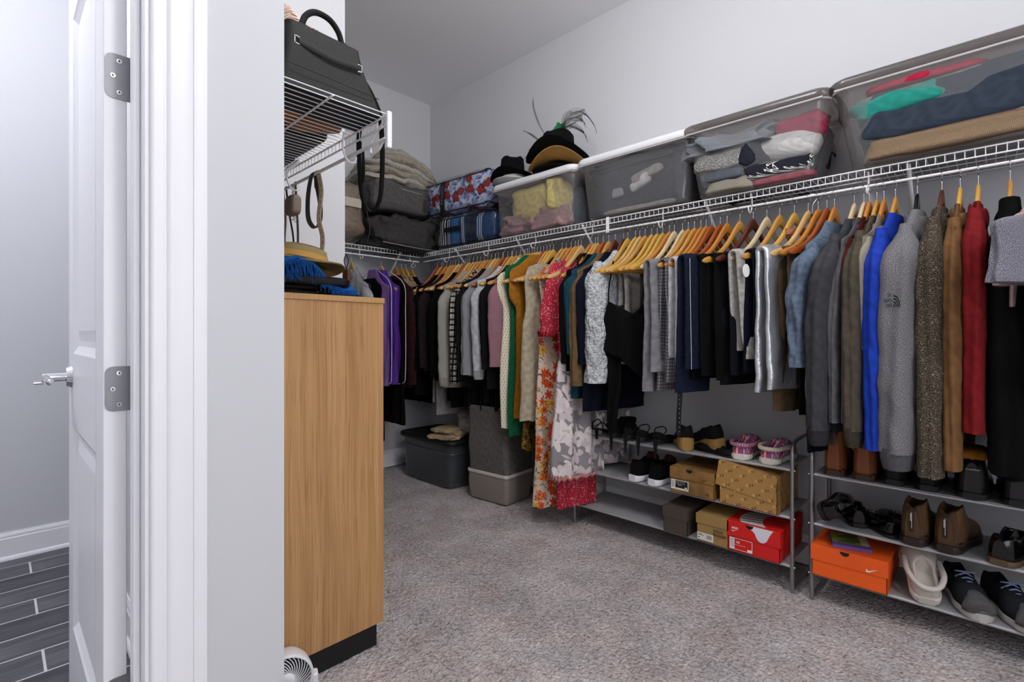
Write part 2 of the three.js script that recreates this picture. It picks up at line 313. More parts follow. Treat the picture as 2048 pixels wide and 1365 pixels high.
// door jamb, stop and casing
{
  const jm = (g) => struct('trim_1', g, M.trim);
  jm(span(OP1, OP1 + .018, 0, OPH, DWB - .004, DW)); jm(span(OP0 - .018, OP0, 0, OPH, DWB - .004, DW)); jm(span(OP0 - .018, OP1 + .018, OPH, OPH + .018, DWB - .004, DW));
  struct('trim_2', merge([rbox(.011, OPH, .034, .003, OP1 - .0055, OPH / 2, DWB + .058), rbox(.011, OPH, .034, .003, OP0 + .0055, OPH / 2, DWB + .058)]), M.trim);
  // moulded casing, profile across its width
  const cas = () => { const s = new THREE.Shape(); s.moveTo(0, 0); s.lineTo(0, .009); s.quadraticCurveTo(.002, .013, .008, .0125); s.lineTo(.019, .0125); s.lineTo(.0205, .010); s.lineTo(.024, .010); s.quadraticCurveTo(.028, .0165, .036, .0150); s.quadraticCurveTo(.052, .0125, .066, .0155); s.lineTo(.067, .0185); s.quadraticCurveTo(.078, .0205, .088, .0185); s.lineTo(.090, .016); s.lineTo(.090, 0); return s; };
  const up = (x, flip, z, out) => { const g = new THREE.ExtrudeGeometry(cas(), { depth: OPH + .095, bevelEnabled: false, curveSegments: 8 }); g.rotateX(-Math.PI / 2); if (flip) mirror(g, -1, 1, 1); if (out > 0) mirror(g, 1, 1, -1); const m = struct('trim_3', g, M.trim, [x, 0, z]); return m; };
  up(OP1 + .007, false, DW, 1); up(OP0 - .007, true, DW, 1); up(OP1 + .007, false, DWB - .001, -1); up(OP0 - .007, true, DWB - .001, -1);
  const head = rbox(OP1 - OP0 + .2, .09, .016, .004, (OP0 + OP1) / 2, OPH + .052, DW + .008); struct('trim_4', head, M.trim);
}
// the open door leaf, standing at a right angle in the bathroom
{
  const X0 = .1455, X1 = .1825, Z0 = -1.25, Z1 = -1.905, YB = .012, YT = 2.03, th = X1 - X0;
  const d = mesh(numbered('door_1'), merge([
    rbox(th, YT - YB, .105, .002, (X0 + X1) / 2, (YB + YT) / 2, Z0 - .0525), rbox(th, YT - YB, .105, .002, (X0 + X1) / 2, (YB + YT) / 2, Z1 + .0525),
    rbox(th, .12, Z0 - Z1 - .2, .001, (X0 + X1) / 2, YT - .06, (Z0 + Z1) / 2), rbox(th, .20, Z0 - Z1 - .2, .001, (X0 + X1) / 2, .90, (Z0 + Z1) / 2), rbox(th, .24, Z0 - Z1 - .2, .001, (X0 + X1) / 2, YB + .12, (Z0 + Z1) / 2)]), M.door, scene);
  d.userData.kind = 'structure'; d.userData.label = 'white panel door standing open into the bathroom';
  const pz0 = Z0 - .105, pz1 = Z1 + .105;
  const panel = (y0, y1) => {
    const ring = (inset, x) => [[x, y0 + inset, pz0 - inset], [x, y0 + inset, pz1 + inset], [x, y1 - inset, pz1 + inset], [x, y1 - inset, pz0 - inset]];
    const flat = (r) => { const g = loft(r, { cap: false }); return g.toNonIndexed(); };
    const parts = [];
    for (const [xo, s] of [[X0, 1], [X1, -1]]) { const g = flat([ring(0, xo), ring(.006, xo + s * .004), ring(.02, xo + s * .011), ring(.034, xo + s * .011), ring(.06, xo + s * .006)]); g.computeVertexNormals(); parts.push(g); }
    return mesh('panel', merge(parts), M.door, d);
  };
  panel(1.0, YT - .12); panel(YB + .24, .80);
  // lever handle on both faces
  for (const s of [-1, 1]) {
    const xs = s < 0 ? X0 : X1, h = mesh('handle', merge([cyl(.031, .026, .012, xs + s * .006, .935, Z1 + .07, 28, 'x'), cyl(.012, .012, .05, xs + s * .035, .935, Z1 + .07, 16, 'x'),
      tube([[xs + s * .052, .935, Z1 + .072], [xs + s * .054, .935, Z1 + .12], [xs + s * .05, .93, Z1 + .185]], .0085, 16, 10)]), M.chrome, d);
    h.userData.label = 'chrome lever handle';
    mesh('turn_button', cyl(.004, .004, .02, xs + s * .066, .921, Z1 + .07, 10, 'x'), M.chrome, h);
  }
  // three hinges
  for (const y of [.325, .943, 1.563]) {
    const h = .0445, sh = new THREE.Shape(), x0 = .1475, x1 = .1905, r = .016;
    sh.moveTo(x1, -h); sh.lineTo(x0 + r, -h); sh.quadraticCurveTo(x0, -h, x0, -h + r); sh.lineTo(x0, h - r); sh.quadraticCurveTo(x0, h, x0 + r, h); sh.lineTo(x1, h);
    const leaf = new THREE.ExtrudeGeometry(sh, { depth: .0022, bevelEnabled: false, curveSegments: 8 }).translate(0, y, Z0 - .0004);
    const hg = mesh('hinge', leaf, M.steel, d); hg.userData.label = 'brushed steel door hinge';
    mesh('knuckle', merge([0, 1, 2, 3, 4].map((k) => cyl(.0062, .0062, .0168, .193, y - .0356 + k * .0178, Z0 + .002, 14))), M.steel, hg);
    for (const [sx, sy] of [[.170, .031], [.160, 0], [.170, -.031]]) { mesh('screw', merge([cyl(.0052, .0045, .0014, sx, y + sy, Z0 + .0024, 14, 'z')]), M.chrome, hg); mesh('screw_slot', merge([box(.005, .0012, .0006, sx, y + sy, Z0 + .0033), box(.0012, .005, .0006, sx, y + sy, Z0 + .0033)]), M.darkmetal, hg); }
  }
}
// ceiling lamps: glowing globe with its bulb inside
for (const L of LAMPS) {
  const t = thing('ceiling_lamp', `round white globe ceiling lamp in the ${L.room}, above the picture`, 'lamp', [L.x, CE, L.z]);
  mesh('base', merge([cyl(.06, .07, .03, 0, -.015, 0, 30), cyl(.012, .012, .09, 0, -.06, 0, 14)]), M.white, t);
  mesh('globe', new THREE.SphereGeometry(L.size / 2, 32, 20).translate(0, -.1 - L.size / 2, 0), M.lampGlass, t);
  const a = new THREE.PointLight(L.color, L.power, 0, 2);   // the bulb's light leaves the dome on all sides
  a.name = 'lamp_light'; a.position.set(L.x, CE - .1 - L.size / 2, L.z); a.castShadow = true; a.shadow.radius = 6; a.shadow.mapSize.set(1024, 1024); a.shadow.bias = -.002; scene.add(a);
}
// ---------------------------------------------------------------- wire shelves with hanging rods
const SH = 1.672, RODY = 1.608, SD = .325, LIPX = RX - SD, BLZ = BZ + SD;
// builds along local +x from 0 to len; wall at local z = 0, lip at local z = SD
function wireShelf(label, pos, turn, len, { rodFrom = 0, rodTo = len, braces = [], plates = [], endCap = false, step = .0254, d = SD } = {}) {
  const t = thing('wire_shelf', label, 'shelf', pos, turn);
  const w = [];
  for (let x = .008; x < len; x += step) { w.push(rod([x, .0025, .004], [x, .0025, d], .0015, 5)); w.push(rod([x, .0025, d], [x, -.027, d], .0015, 5)); }
  const deck = mesh('wire_deck', merge(w), M.wire, t); deck.userData.kind = 'stuff';
  for (const [y, z, r] of [[0, d, .003], [-.028, d, .003], [-.002, d * .5, .0028], [-.002, .015, .003]]) mesh('long_wire', cyl(r, r, len, len / 2, y, z, 8, 'x'), M.wire, t);
  mesh('hanging_rod', merge([cyl(.0052, .0052, rodTo - rodFrom, (rodFrom + rodTo) / 2, RODY - SH, d, 12, 'x'), new THREE.SphereGeometry(.0052, 10, 6).translate(rodFrom, RODY - SH, d), new THREE.SphereGeometry(.0052, 10, 6).translate(rodTo, RODY - SH, d)]), M.wire, t);
  for (const x of plates) mesh('rod_bracket', rbox(.018, .085, .006, .002, x, -.034, d + .002), M.wire, t);
  for (const x of braces) {                                 // diagonal brace down to the wall, and a J hook that carries the rod
    const b = mesh('support_brace', merge([rod([x, -.004, d - .02], [x, -.30, .012], .0075, 8), rbox(.022, .05, .008, .002, x, -.31, .004)]), M.wire, t);
  }
  for (let x = .2; x < len - .05; x += .42) mesh('rod_hook', tube([[x, -.004, d - .03], [x, -.05, d - .034], [x, -.086, d - .018], [x, -.088, d + .004], [x, -.07, d + .012]], .0032, 24, 7), M.wire, t);
  for (let x = .1; x < len; x += .3) mesh('wall_clip', rbox(.014, .016, .012, .003, x, 0, .007), M.wire, t);
  return t;
}
const GAP = .002;
wireShelf('long white wire shelf with hanging rod along the right wall, under the plastic bins', [RX - GAP, SH, BZ + .004], -Math.PI / 2, 1.2 - BZ - .004, { braces: [.7, 1.3, 1.82, 2.52, 3.26, 4.05], plates: [2.0], rodFrom: SD + .03 });
wireShelf('white wire shelf with hanging rod on the back wall, carrying the grey bags', [1.147, SH, BZ + GAP], 0, LIPX - 1.147 - .012, { braces: [.5, .95], rodTo: LIPX - 1.147 - .03 });
wireShelf('white wire shelf end holding the black handbag, beside the door wall', [LW + GAP, SH, -1.222], Math.PI / 2, .97, { braces: [.55], rodFrom: .015 });
{
  // white end bracket of the short shelf, loop that carries its rod, and the front end cap
  const t = scene.children[scene.children.length - 1]; 
  mesh('end_cap', rbox(.012, .105, .016, .004, .004, -.042, SD + .004), M.wire, t);
  mesh('end_loop', tube([[.02, -.004, SD + .004], [.07, -.03, SD + .006], [.105, -.055, SD + .006], [.1, -.085, SD + .006], [.06, -.082, SD + .006], [.04, -.066, SD + .006]], .004, 40, 8), M.wire, t);
}

// ---------------------------------------------------------------- tall oak cabinet
{
  const x0 = LW + .004, x1 = .918, z0 = -2.19, z1 = -1.49, t = thing('cabinet', 'tall light oak cabinet standing beside the white wall corner', 'cabinet', [x0, 0, z1]);
  const w = x1 - x0, d = z1 - z0, h = 1.175, tk = .018;
  mesh('side_panel', rbox(w - .002, h - tk - .075, tk, .001, (w - .002) / 2, .075 + (h - tk - .075) / 2, -tk / 2), M.oak, t);
  mesh('side_panel', rbox(w - .002, h - tk - .075, tk, .001, (w - .002) / 2, .075 + (h - tk - .075) / 2, -d + tk / 2), M.oak, t);
  const top = mesh('top', rbox(w, tk, d + .004, .0012, w / 2, h - tk / 2, -d / 2 + .002), M.oakEdge, t);
  mesh('bottom_panel', rbox(w - .02, tk, d - 2 * tk, .001, w / 2 - .005, .085, -d / 2), M.oak, t);
  mesh('back_panel', rbox(.006, h - .1, d - 2 * tk, .001, .006, h / 2 + .03, -d / 2), M.oak, t);
  mesh('plinth', box(w - .024, .08, d - .02, w / 2 - .008, .037, -d / 2 - .004), M.black, t);
  for (let k = 0; k < 5; k++) mesh('drawer', rbox(.016, .205, d - 2 * tk - .006, .002, w - .012, .187 + k * .2085, -d / 2), M.oak, t);
}

// ---------------------------------------------------------------- two metal shoe racks
const RKF = 2.252, RKB = 2.55, LEV = [.114, .3115, .508];
function shoeRack(label, z0, z1) {                          // z0 far end, z1 near end
  const t = thing('shoe_rack', label, 'rack', [(RKF + RKB) / 2, 0, (z0 + z1) / 2]), L = z1 - z0, w = (RKB - RKF) / 2;
  for (const s of [-1, 1]) {
    const z = s * L / 2;
    const f = mesh('side_frame', tube([[-w, .009, z], [-w, .12, z], [-w, .32, z], [-w, .5, z], [-w + .002, .565, z], [-w + .03, .603, z], [-w + .08, .612, z], [w - .08, .612, z], [w - .03, .603, z], [w - .002, .565, z], [w, .5, z], [w, .32, z], [w, .12, z], [w, .009, z]], .0085, 110, 10), M.rackTube, t);
    mesh('foot_bar', rod([-w, .009, z], [w, .009, z], .008, 8), M.rackTube, f);
    for (const y of LEV) for (const x of [-w, w]) mesh('bolt', cyl(.005, .004, .004, x, y - .012, z + (s > 0 ? .0095 : -.0095), 10, 'z').rotateY(0), M.chrome, f);
  }
  for (const y of LEV) {
    const sh = mesh('shelf_panel', rbox(2 * w - .004, .003, L - .02, .001, 0, y - .0065, 0), M.rackShelf, t);
    for (const x of [-w + .004, w - .004]) mesh('rail', cyl(.0058, .0058, L, x, y - .0125, 0, 10, 'z'), M.rackRail, sh);
  }
  return t;
}
shoeRack('metal three-tier shoe rack holding the tan and red shoe boxes', -1.68, -.583);
shoeRack('metal three-tier shoe rack holding the orange shoe box, nearest the camera', -.513, .60);
// ---------------------------------------------------------------- hangers
// everything on the right rod has swung round a little, its room-side end pushed towards the corner
const swing = (z) => z < -2.6 ? -.16 : z < -1.3 ? -.27 : z < -.5 ? -.30 : lerp(-.22, -.02, clamp((z + .5) / .5, 0, 1));
const along = (z) => z + (z < -.44 ? .045 : 0);
const HW = .222;
const hProf = (p) => (1 - Math.exp(-Math.pow(p * 2.1, 1.5))) / (1 - Math.exp(-Math.pow(2.1, 1.5)));
const hMid = (x) => -.078 - .168 * hProf(clamp(Math.abs(x) / HW, 0, 1));
const hHalf = (x) => lerp(.024, .0135, sstep(0, .45, Math.abs(x) / HW));
const hTop = (x) => hMid(x) + hHalf(x);
const hangerGeo = (() => {
  const rings = [];
  for (let i = 0; i <= 40; i++) {
    const s = lerp(-1, 1, i / 40), x = s * HW, p = Math.abs(s), e = i === 0 || i === 40 ? .35 : (i === 1 || i === 39 ? .8 : 1), hh = hHalf(x) * e, ht = lerp(.0062, .0085, p) * e, r = [];
    for (let j = 0; j < 12; j++) { const a = j / 12 * Math.PI * 2; r.push([x, hMid(x) + hh * spow(Math.sin(a), .7), -.014 * p * p + ht * spow(Math.cos(a), .7)]); }
    rings.push(r);
  }
  return loft(rings);
})();
const hookGeo = tube([[0, -.058, 0], [0, -.036, 0], [.002, -.026, 0], [.013, -.018, 0], [.0175, -.007, 0], [.014, .0035, 0], [.004, .0078, 0], [-.006, .0062, 0], [-.0125, -.001, 0], [-.0135, -.006, 0]], .0016, 44, 6);
const barGeo = merge([cyl(.0058, .0058, .37, 0, hMid(.19) - .006, -.008, 10, 'x')]);
const clipGeo = merge([rbox(.012, .03, .016, .003, -.12, -.06, 0), rbox(.012, .03, .016, .003, .12, -.06, 0)]);
const woodTone = { honey: 0xd69a45, amber: 0xcf8432, maple: 0xe2b877, rust: 0xa9521f, cherry: 0x5b2415, pale: 0xe6cda4, gold: 0xe0ad4e };
const woodMat = {}; for (const k in woodTone) woodMat[k] = mat({ color: woodTone[k], roughness: .34, map: T.hangerWood });
let hangerCount = 0;
const cut = (l) => l.split(' ').slice(0, 16).join(' ');
function hanger(z, tone, label, { turn = 0, tilt = 0, bar = true, back = false, group, dx = 0, wide = 1 } = {}) {
  const t = thing('wooden_hanger', label, 'hanger', back ? [z, RODY, BLZ] : [LIPX + dx, RODY, along(z)], back ? Math.PI / 2 + turn : swing(z) + turn, group);
  t.rotation.order = 'YXZ'; t.rotation.z = tilt; t.scale.x = wide;
  mesh('arms', hangerGeo, woodMat[tone], t); mesh('hook', hookGeo, M.chrome, t); if (bar) mesh('trouser_bar', barGeo, woodMat[tone], t);
  hangerCount++; return t;
}

// ---------------------------------------------------------------- garments
// inverse of the hanger's top line: half width of the cloth at height y below the rod
function shoulderHalf(y, w) { let lo = .03, hi = HW; if (y <= hTop(HW) + .012) return w; for (let i = 0; i < 20; i++) { const m = (lo + hi) / 2; hTop(m) + .012 > y ? lo = m : hi = m; } return Math.min(w, lo * w / HW + .004); }
const N = 44, hung = [];                                    // what hangs on the right rod, for naming the bare hangers between
const brief = (l) => l.split(/ (?:with|beside|hanging|left|right|between|next|squeezed|folded|draped|in|on|under|above|behind|showing|reaching|deepest|just)\b/)[0];
function bodyGeo({ w = .215, t = .06, hem, top = .07, flare = 0, folds = .006, kf = 55, seed = 0, prof = null, thick = null, slant = 0, rows = 34, wave = 0 }) {
  const yTop = RODY + hTop(top) + .012, rings = [];
  for (let i = 0; i <= rows; i++) {
    const b = Math.pow(i / rows, .85), yy = lerp(hem, yTop, b), q = (yTop - yy) / (yTop - hem);
    const hw = prof ? prof(yy, q) : shoulderHalf(yy - RODY, w) * (1 + flare * sstep(.12, 1, q));
    const ht = thick ? thick(yy, q) : t / 2 * lerp(.55, 1, sstep(0, .2, q)) * (1 - .12 * sstep(.8, 1, q));
    const r = [];
    for (let j = 0; j < N; j++) {
      const a = j / N * Math.PI * 2, ca = Math.cos(a), sa = Math.sin(a), x = hw * spow(ca, .8);
      const fade = sstep(.02, .35, q), ph = nz(x * 9 + seed, yy * 2.3, seed) * 2.4;
      const f = folds * fade * (Math.sin(x * kf + ph * 2 + seed) + .6 * Math.sin(x * kf * 2.1 - ph * 3 + seed * 2)) + fbm(x * 12 + seed, yy * 7, seed * .3, 2) * folds * .9;
      const hemY = i === 0 ? slant * x + wave * Math.sin(x * kf * .5 + seed) : 0;
      r.push([x + nz(yy * 8, seed, sa) * .006 * fade, yy + hemY, ht * spow(sa, .75) * (1 - .35 * Math.pow(Math.abs(ca), 6)) + f]);
    }
    rings.push(r);
  }
  return loft(rings);
}
function sleeveGeo(side, { w = .215, y0 = 1.39, end, rx = .055, rz = .04, seed = 0, out = .012, dz = 0, taper = .7, rows = 30, wr = .006, x0 = null, crease = 1 }) {
  const rings = [], xs = x0 ?? w - .045;
  for (let i = 0; i <= rows; i++) {
    const b = i / rows, yy = lerp(y0, end, b), k = sstep(0, .16, b), cx = side * lerp(xs, w + out - rx * .35, sstep(0, .22, b)) , cz = dz * sstep(0, .5, b);
    const ax = lerp(.02, rx, k) * lerp(1, taper, sstep(.35, 1, b)), az = lerp(.016, rz, k) * lerp(1, taper, sstep(.4, 1, b)), r = [];
    for (let j = 0; j < 32; j++) {
      const a = j / 32 * Math.PI * 2, n = 1 + (nz(Math.cos(a) * 1.3 + seed, yy * 11 + Math.sin(a) * .8, Math.sin(a) * 1.3) * .55 + nz(Math.cos(a) * 2.4 + seed, yy * 26, Math.sin(a) * 2.4 + 4) * .3) * wr / .03 - .2 * crease * k * Math.exp(-Math.pow((((a - (side < 0 ? Math.PI : 0) - .2 - .25 * Math.sin(yy * 5 + seed) + 9.4248) % 6.2832) - 3.1416) / .3, 2));
      r.push([cx + ax * Math.cos(a) * n, yy, cz + az * Math.sin(a) * n]);
    }
    rings.push(r);
  }
  return loft(rings);
}
function bandGeo(cx, cz, y0, y1, rx0, rz0, rx1, rz1, rows = 6) {
  const rings = [];
  for (let i = 0; i <= rows; i++) { const b = i / rows, r = [], p = Math.sin(b * Math.PI) * .003; for (let j = 0; j < 32; j++) { const a = j / 32 * Math.PI * 2, rb = 1 + (j % 2 ? .035 : -.02); r.push([cx + (lerp(rx0, rx1, b) + p) * Math.cos(a) * rb, lerp(y0, y1, b), cz + (lerp(rz0, rz1, b) + p) * Math.sin(a) * rb]); } rings.push(r); }
  return loft(rings);
}
function collarGeo(kind, t) {
  const y = RODY + hTop(.07) - .026, rings = [];
  if (kind === 'hood') {                                    // hood lying down the back
    for (let i = 0; i <= 14; i++) { const b = i / 14, r = []; for (let j = 0; j < 20; j++) { const a = j / 20 * Math.PI * 2, q = Math.sin(b * Math.PI * .96 + .06); r.push([lerp(-.1, .1, b) + Math.cos(a) * .014, y - .03 - Math.pow(Math.abs(b - .5) * 2, 2) * .03 + (.055 * Math.sin(a)) * q, (t * .42 * Math.cos(a)) * q + nz(b * 5, a, 2) * .006]); } rings.push(r); }
    return loft(rings);
  }
  const h = kind === 'high' ? .03 : kind === 'shirt' ? .024 : .013, n = 36, rt = kind === 'crew' ? .011 : .007;
  for (let i = 0; i <= n; i++) {
    const a = i / n * Math.PI * 2, x = Math.cos(a) * .082, z = Math.sin(a) * Math.max(.02, t * .36), yy = y - .012 * Math.sin(a) - .02 * Math.pow(Math.abs(Math.cos(a)), 3), r = [];
    for (let j = 0; j < 10; j++) { const p = j / 10 * Math.PI * 2; r.push([x + Math.cos(a) * rt * Math.cos(p), yy + h * Math.sin(p), z + Math.sin(a) * rt * Math.cos(p)]); }
    rings.push(r);
  }
  return loft(rings, { cap: false, capEnd: false });
}
// a top with sleeves on its own hanger
function top(o) {
  const { z, m, label, name = 'shirt', cat = 'shirt', hem, end = hem, t = .06, w = .215, back = false, turn = 0, tone = 'honey', collar = 'crew', cuff = null, rib = null, short = false, seed = z * 37.1, sz = 0, rx = .055, rz, out = .012, taper = .72, noHanger, hlabel, group, sleeves = true, wr = .006, folds = .006, y0, dx = 0 } = o;
  const g = thing(name, label, cat, back ? [z, hem, BLZ] : [LIPX + dx, hem, along(z)], back ? Math.PI / 2 + turn : swing(z) + turn, group);
  const put = (nm, geo, mm, par = g) => mesh(nm, geo.translate(0, -hem, 0), mm, par);
  if (!back) hung.push([z, brief(label)]);
  put('body', bodyGeo({ ...o, t, w, hem: rib ? hem + .05 : hem, seed, folds }), m);
  if (rib) put('hem_band', bandGeo(0, 0, hem, hem + .055, w * .93, t * .4, w * .98, t * .5), rib);
  const rzz = rz ?? Math.max(.026, t * .55);
  if (sleeves) for (const s of [-1, 1]) {
    const e = short ? 1.19 : end + (s > 0 ? .015 : 0), ce = cuff ? e + .055 : e;
    const sl = put('sleeve', sleeveGeo(s, { w, end: ce, rx: short ? rx * 1.25 : rx, rz: rzz, seed: seed + s, dz: sz, taper: short ? 1.15 : taper, out, wr, y0 }), m);
    if (cuff) put('cuff', bandGeo(s * (w + out - rx * .35), sz, e, ce + .012, rx * taper * .74, rzz * taper * .74, rx * taper * .9, rzz * taper * .9), cuff, sl);
  }
  if (collar) put('collar', collarGeo(collar, t), o.cm || m);
  if (!noHanger) hanger(z, tone, hlabel || cut(`${tone === 'cherry' ? 'dark cherry' : tone === 'rust' ? 'rust brown' : tone === 'pale' ? 'pale' : 'honey'} wooden hanger inside the ${label.split(' on ')[0].split(' with ')[0].split(' hanging')[0].split(' beside')[0].split(' left of')[0].split(' behind')[0].split(' right of')[0]}`), { turn, back, bar: false, dx, wide: .84 });
  return g;
}
// a dress or sleeveless piece with a free outline: outline = [[y, half width], ...] from hem to top
function dress(o) {
  const { z, m, label, name = 'dress', cat = 'dress', outline, t = .06, turn = 0, tone = 'honey', folds = .012, kf = 60, straps = null, back = false, seed = z * 23.7, dx = 0, noHanger } = o;
  const hem = outline[0][0], yTop = outline[outline.length - 1][0];
  const at = (y) => { for (let i = 1; i < outline.length; i++) if (y <= outline[i][0]) { const [a, b] = [outline[i - 1], outline[i]]; return lerp(a[1], b[1], sstep(a[0], b[0], y)); } return outline[outline.length - 1][1]; };
  const g = thing(name, label, cat, back ? [z, hem, BLZ + dx] : [LIPX + dx, hem, along(z)], back ? Math.PI / 2 + turn : swing(z) + turn);
  if (!back) hung.push([z, brief(label)]);
  const rings = [], rows = 40;
  for (let i = 0; i <= rows; i++) {
    const b = i / rows, yy = lerp(hem, yTop, b), q = 1 - b, hw = at(yy), ht = t / 2 * lerp(.35, 1, sstep(0, .3, q)), r = [];
    for (let j = 0; j < N; j++) { const a = j / N * Math.PI * 2, ca = Math.cos(a), sa = Math.sin(a), x = hw * spow(ca, .8), f = folds * sstep(.05, .8, q) * (Math.sin(x * kf + seed + nz(yy * 2, seed) * 2) + .5 * Math.sin(x * kf * 1.9 + seed * 2)); r.push([x * (1 + .03 * Math.sin(yy * 9 + seed)), yy - hem + (i === 0 ? (o.wave || .004) * Math.sin(x * 90 + seed) : 0), ht * spow(sa, .8) + f]); }
    rings.push(r);
  }
  mesh('body', loft(rings), m, g);
  if (straps) for (const s of [-1, 1]) mesh('strap', tube([[s * outline[outline.length - 1][1] * .8, yTop - hem - .01, 0], [s * .09, (yTop + RODY + hTop(.08)) / 2 - hem, .004], [s * .075, RODY + hTop(.075) + .006 - hem, 0], [s * .09, (yTop + RODY + hTop(.08)) / 2 - hem, -.006], [s * outline[outline.length - 1][1] * .8, yTop - hem - .01, -.004]], straps, 40, 6), o.sm || m, g);
  if (o.frill) { const fr = []; for (let i = 0; i <= 90; i++) { const a = i / 90 * Math.PI * 2, hw = at(hem) * 1.02, rr = 1 + .05 * Math.sin(i * 2.1); const r = []; for (let j = 0; j < 6; j++) { const p = j / 6 * Math.PI * 2; r.push([hw * rr * spow(Math.cos(a), .8), .012 * Math.sin(p) + .006 * Math.sin(i * 1.7), (t / 2 + .012) * rr * spow(Math.sin(a), .8) + .008 * Math.cos(p)]); } fr.push(r); } mesh('frill', loft(fr, { cap: false, capEnd: false }), o.frill, g); }
  if (!noHanger) hanger(z, tone, `wooden hanger carrying the ${label.split(' with ')[0].split(' hanging')[0]}`, { turn, back, bar: !!o.bar });
  return g;
}
// trousers folded over a hanger's bar; front and back hems, x range around the bar
function pants(o) {
  const { z, m, label, name = 'trousers', cat = 'trousers', x0 = -.17, x1 = .05, front, back: bk, th = .02, gap = .018, turn = 0, tone = 'honey', seed = z * 41.3, slide = 0, folds = .004, cuff = null, flare = .0, tilt = 0, noHanger = false, crease = 0, stitch = null, hl } = o;
  const yB = RODY + hMid(.19) + .004, hem = Math.min(front, bk), g = thing(name, label, cat, [LIPX, hem, along(z)], swing(z) + turn);
  const path = [], lf = yB - front, lb = yB - bk, arc = 7, n1 = 16, n2 = 16;
  for (let i = 0; i <= n1; i++) path.push([gap, front + lf * i / n1, 0, 1 - i / n1]);
  for (let i = 1; i < arc; i++) { const a = Math.PI * i / arc; path.push([gap * Math.cos(a), yB + gap * Math.sin(a) * .9, 1, 0]); }
  for (let i = 0; i <= n2; i++) path.push([-gap, yB - lb * i / n2, 2, i / n2]);
  const rings = path.map(([pz, py, side, q], i) => {
    const pr = path[Math.max(0, i - 1)], nx = path[Math.min(path.length - 1, i + 1)], ty = nx[1] - pr[1], tz = nx[0] - pr[0], l = Math.hypot(ty, tz) || 1, nzv = ty / l, nyv = -tz / l, r = [];
    const xc = (x0 + x1) / 2 + slide * q, hw = (x1 - x0) / 2 * (1 + flare * q * (side === 0 ? 1 : .7));
    for (let j = 0; j < 30; j++) {
      const a = j / 30 * Math.PI * 2, x = xc + hw * spow(Math.cos(a), .72), f = folds * sstep(0, .4, q) * (Math.sin(x * 48 + seed + nz(py * 3, seed) * 2.5) + .7 * Math.sin(x * 95 + seed * 3 + py * 6)), off = th / 2 * spow(Math.sin(a), .75) * (1 + crease * Math.cos(a * 2));
      const e = fbm(x * 10 + seed, py * 9, seed, 2) * folds;
      r.push([x, py + off * nyv - hem + (i === 0 || i === path.length - 1 ? 0 : 0), pz + off * nzv + f + e + (side === 0 ? 1 : side === 2 ? -1 : 0) * .008 * q]);
    }
    return r;
  });
  hung.push([z, brief(label)]);
  mesh('legs', loft(rings), m, g);
  if (cuff) { const h = .05, hw = (x1 - x0) / 2 * (1 + flare) + .004, xc = (x0 + x1) / 2 + slide; mesh('turn_up', loft([0, 1, 2, 3].map((k) => { const r = []; for (let j = 0; j < 24; j++) { const a = j / 24 * Math.PI * 2; r.push([xc + hw * spow(Math.cos(a), .7), front - hem - .002 + h * k / 3, gap + .008 + (th * .75) * spow(Math.sin(a), .8)]); } return r; })), cuff, g); }
  if (stitch) for (const fx of [.06, .80, .94]) mesh('stitching', merge([tube(path.slice(0, n1 + 1).map(([pz, py, s, q]) => [lerp(x0, x1, fx) + slide * q, py - hem, pz + th / 2 + .004 + .009 * q]), .0013, 40, 5)]), stitch, g);
  if (!noHanger) hanger(z, tone, hl || cut(`${{ honey: 'honey', amber: 'amber', maple: 'maple', rust: 'rust brown', cherry: 'dark cherry', pale: 'pale', gold: 'golden' }[tone]} wooden hanger over whose bar hang the ${label.split(' folded')[0].split(' draped')[0].split(' with ')[0].split(' between')[0].split(' right of')[0].split(' left of')[0].split(' reaching')[0].split(' behind')[0]}`), { turn, tilt });
  return g;
}
// ---------------------------------------------------------------- prints
const scatter = (g, n, w, h, fn, s = 5) => { const r = mulberry(s); for (let i = 0; i < n; i++) { const x = r() * w, y = r() * h, a = r() * 6.28, k = r(); for (const ox of [-w, 0, w]) for (const oy of [-h, 0, h]) { if (x + ox < -90 || x + ox > w + 90 || y + oy < -90 || y + oy > h + 90) continue; g.save(); g.translate(x + ox, y + oy); g.rotate(a); fn(g, k, i); g.restore(); } } };
const petal = (g, n, r, w, c) => { g.fillStyle = c; for (let i = 0; i < n; i++) { g.rotate(6.283 / n); g.beginPath(); g.ellipse(0, -r * .6, w, r * .6, 0, 0, 7); g.fill(); } };
const leaf = (g, l, w, c) => { g.fillStyle = c; g.beginPath(); g.moveTo(0, -l); g.quadraticCurveTo(w, 0, 0, l); g.quadraticCurveTo(-w, 0, 0, -l); g.fill(); };
T.plaidBW = canvasTex(256, 256, (g, w, h) => { g.fillStyle = '#cfc7b8'; g.fillRect(0, 0, w, h); g.fillStyle = 'rgba(12,12,14,.8)'; for (const k of [10, 90, 170]) { g.fillRect(k, 0, 34, h); g.fillRect(0, k, w, 34); } g.fillStyle = 'rgba(10,10,12,.75)'; for (const k of [60, 70, 140, 150, 222, 232]) { g.fillRect(k, 0, 4, h); g.fillRect(0, k, w, 4); } }, .11);
T.leopard = canvasTex(256, 256, (g, w, h) => { g.fillStyle = '#b98d5a'; g.fillRect(0, 0, w, h); scatter(g, 70, w, h, (c, k) => { c.fillStyle = '#8a5a2c'; c.beginPath(); c.ellipse(0, 0, 9, 7, 0, 0, 7); c.fill(); c.strokeStyle = '#160d08'; c.lineWidth = 5; c.beginPath(); c.arc(0, 0, 11 + k * 3, .4, 4.6); c.stroke(); }, 11); }, .16);
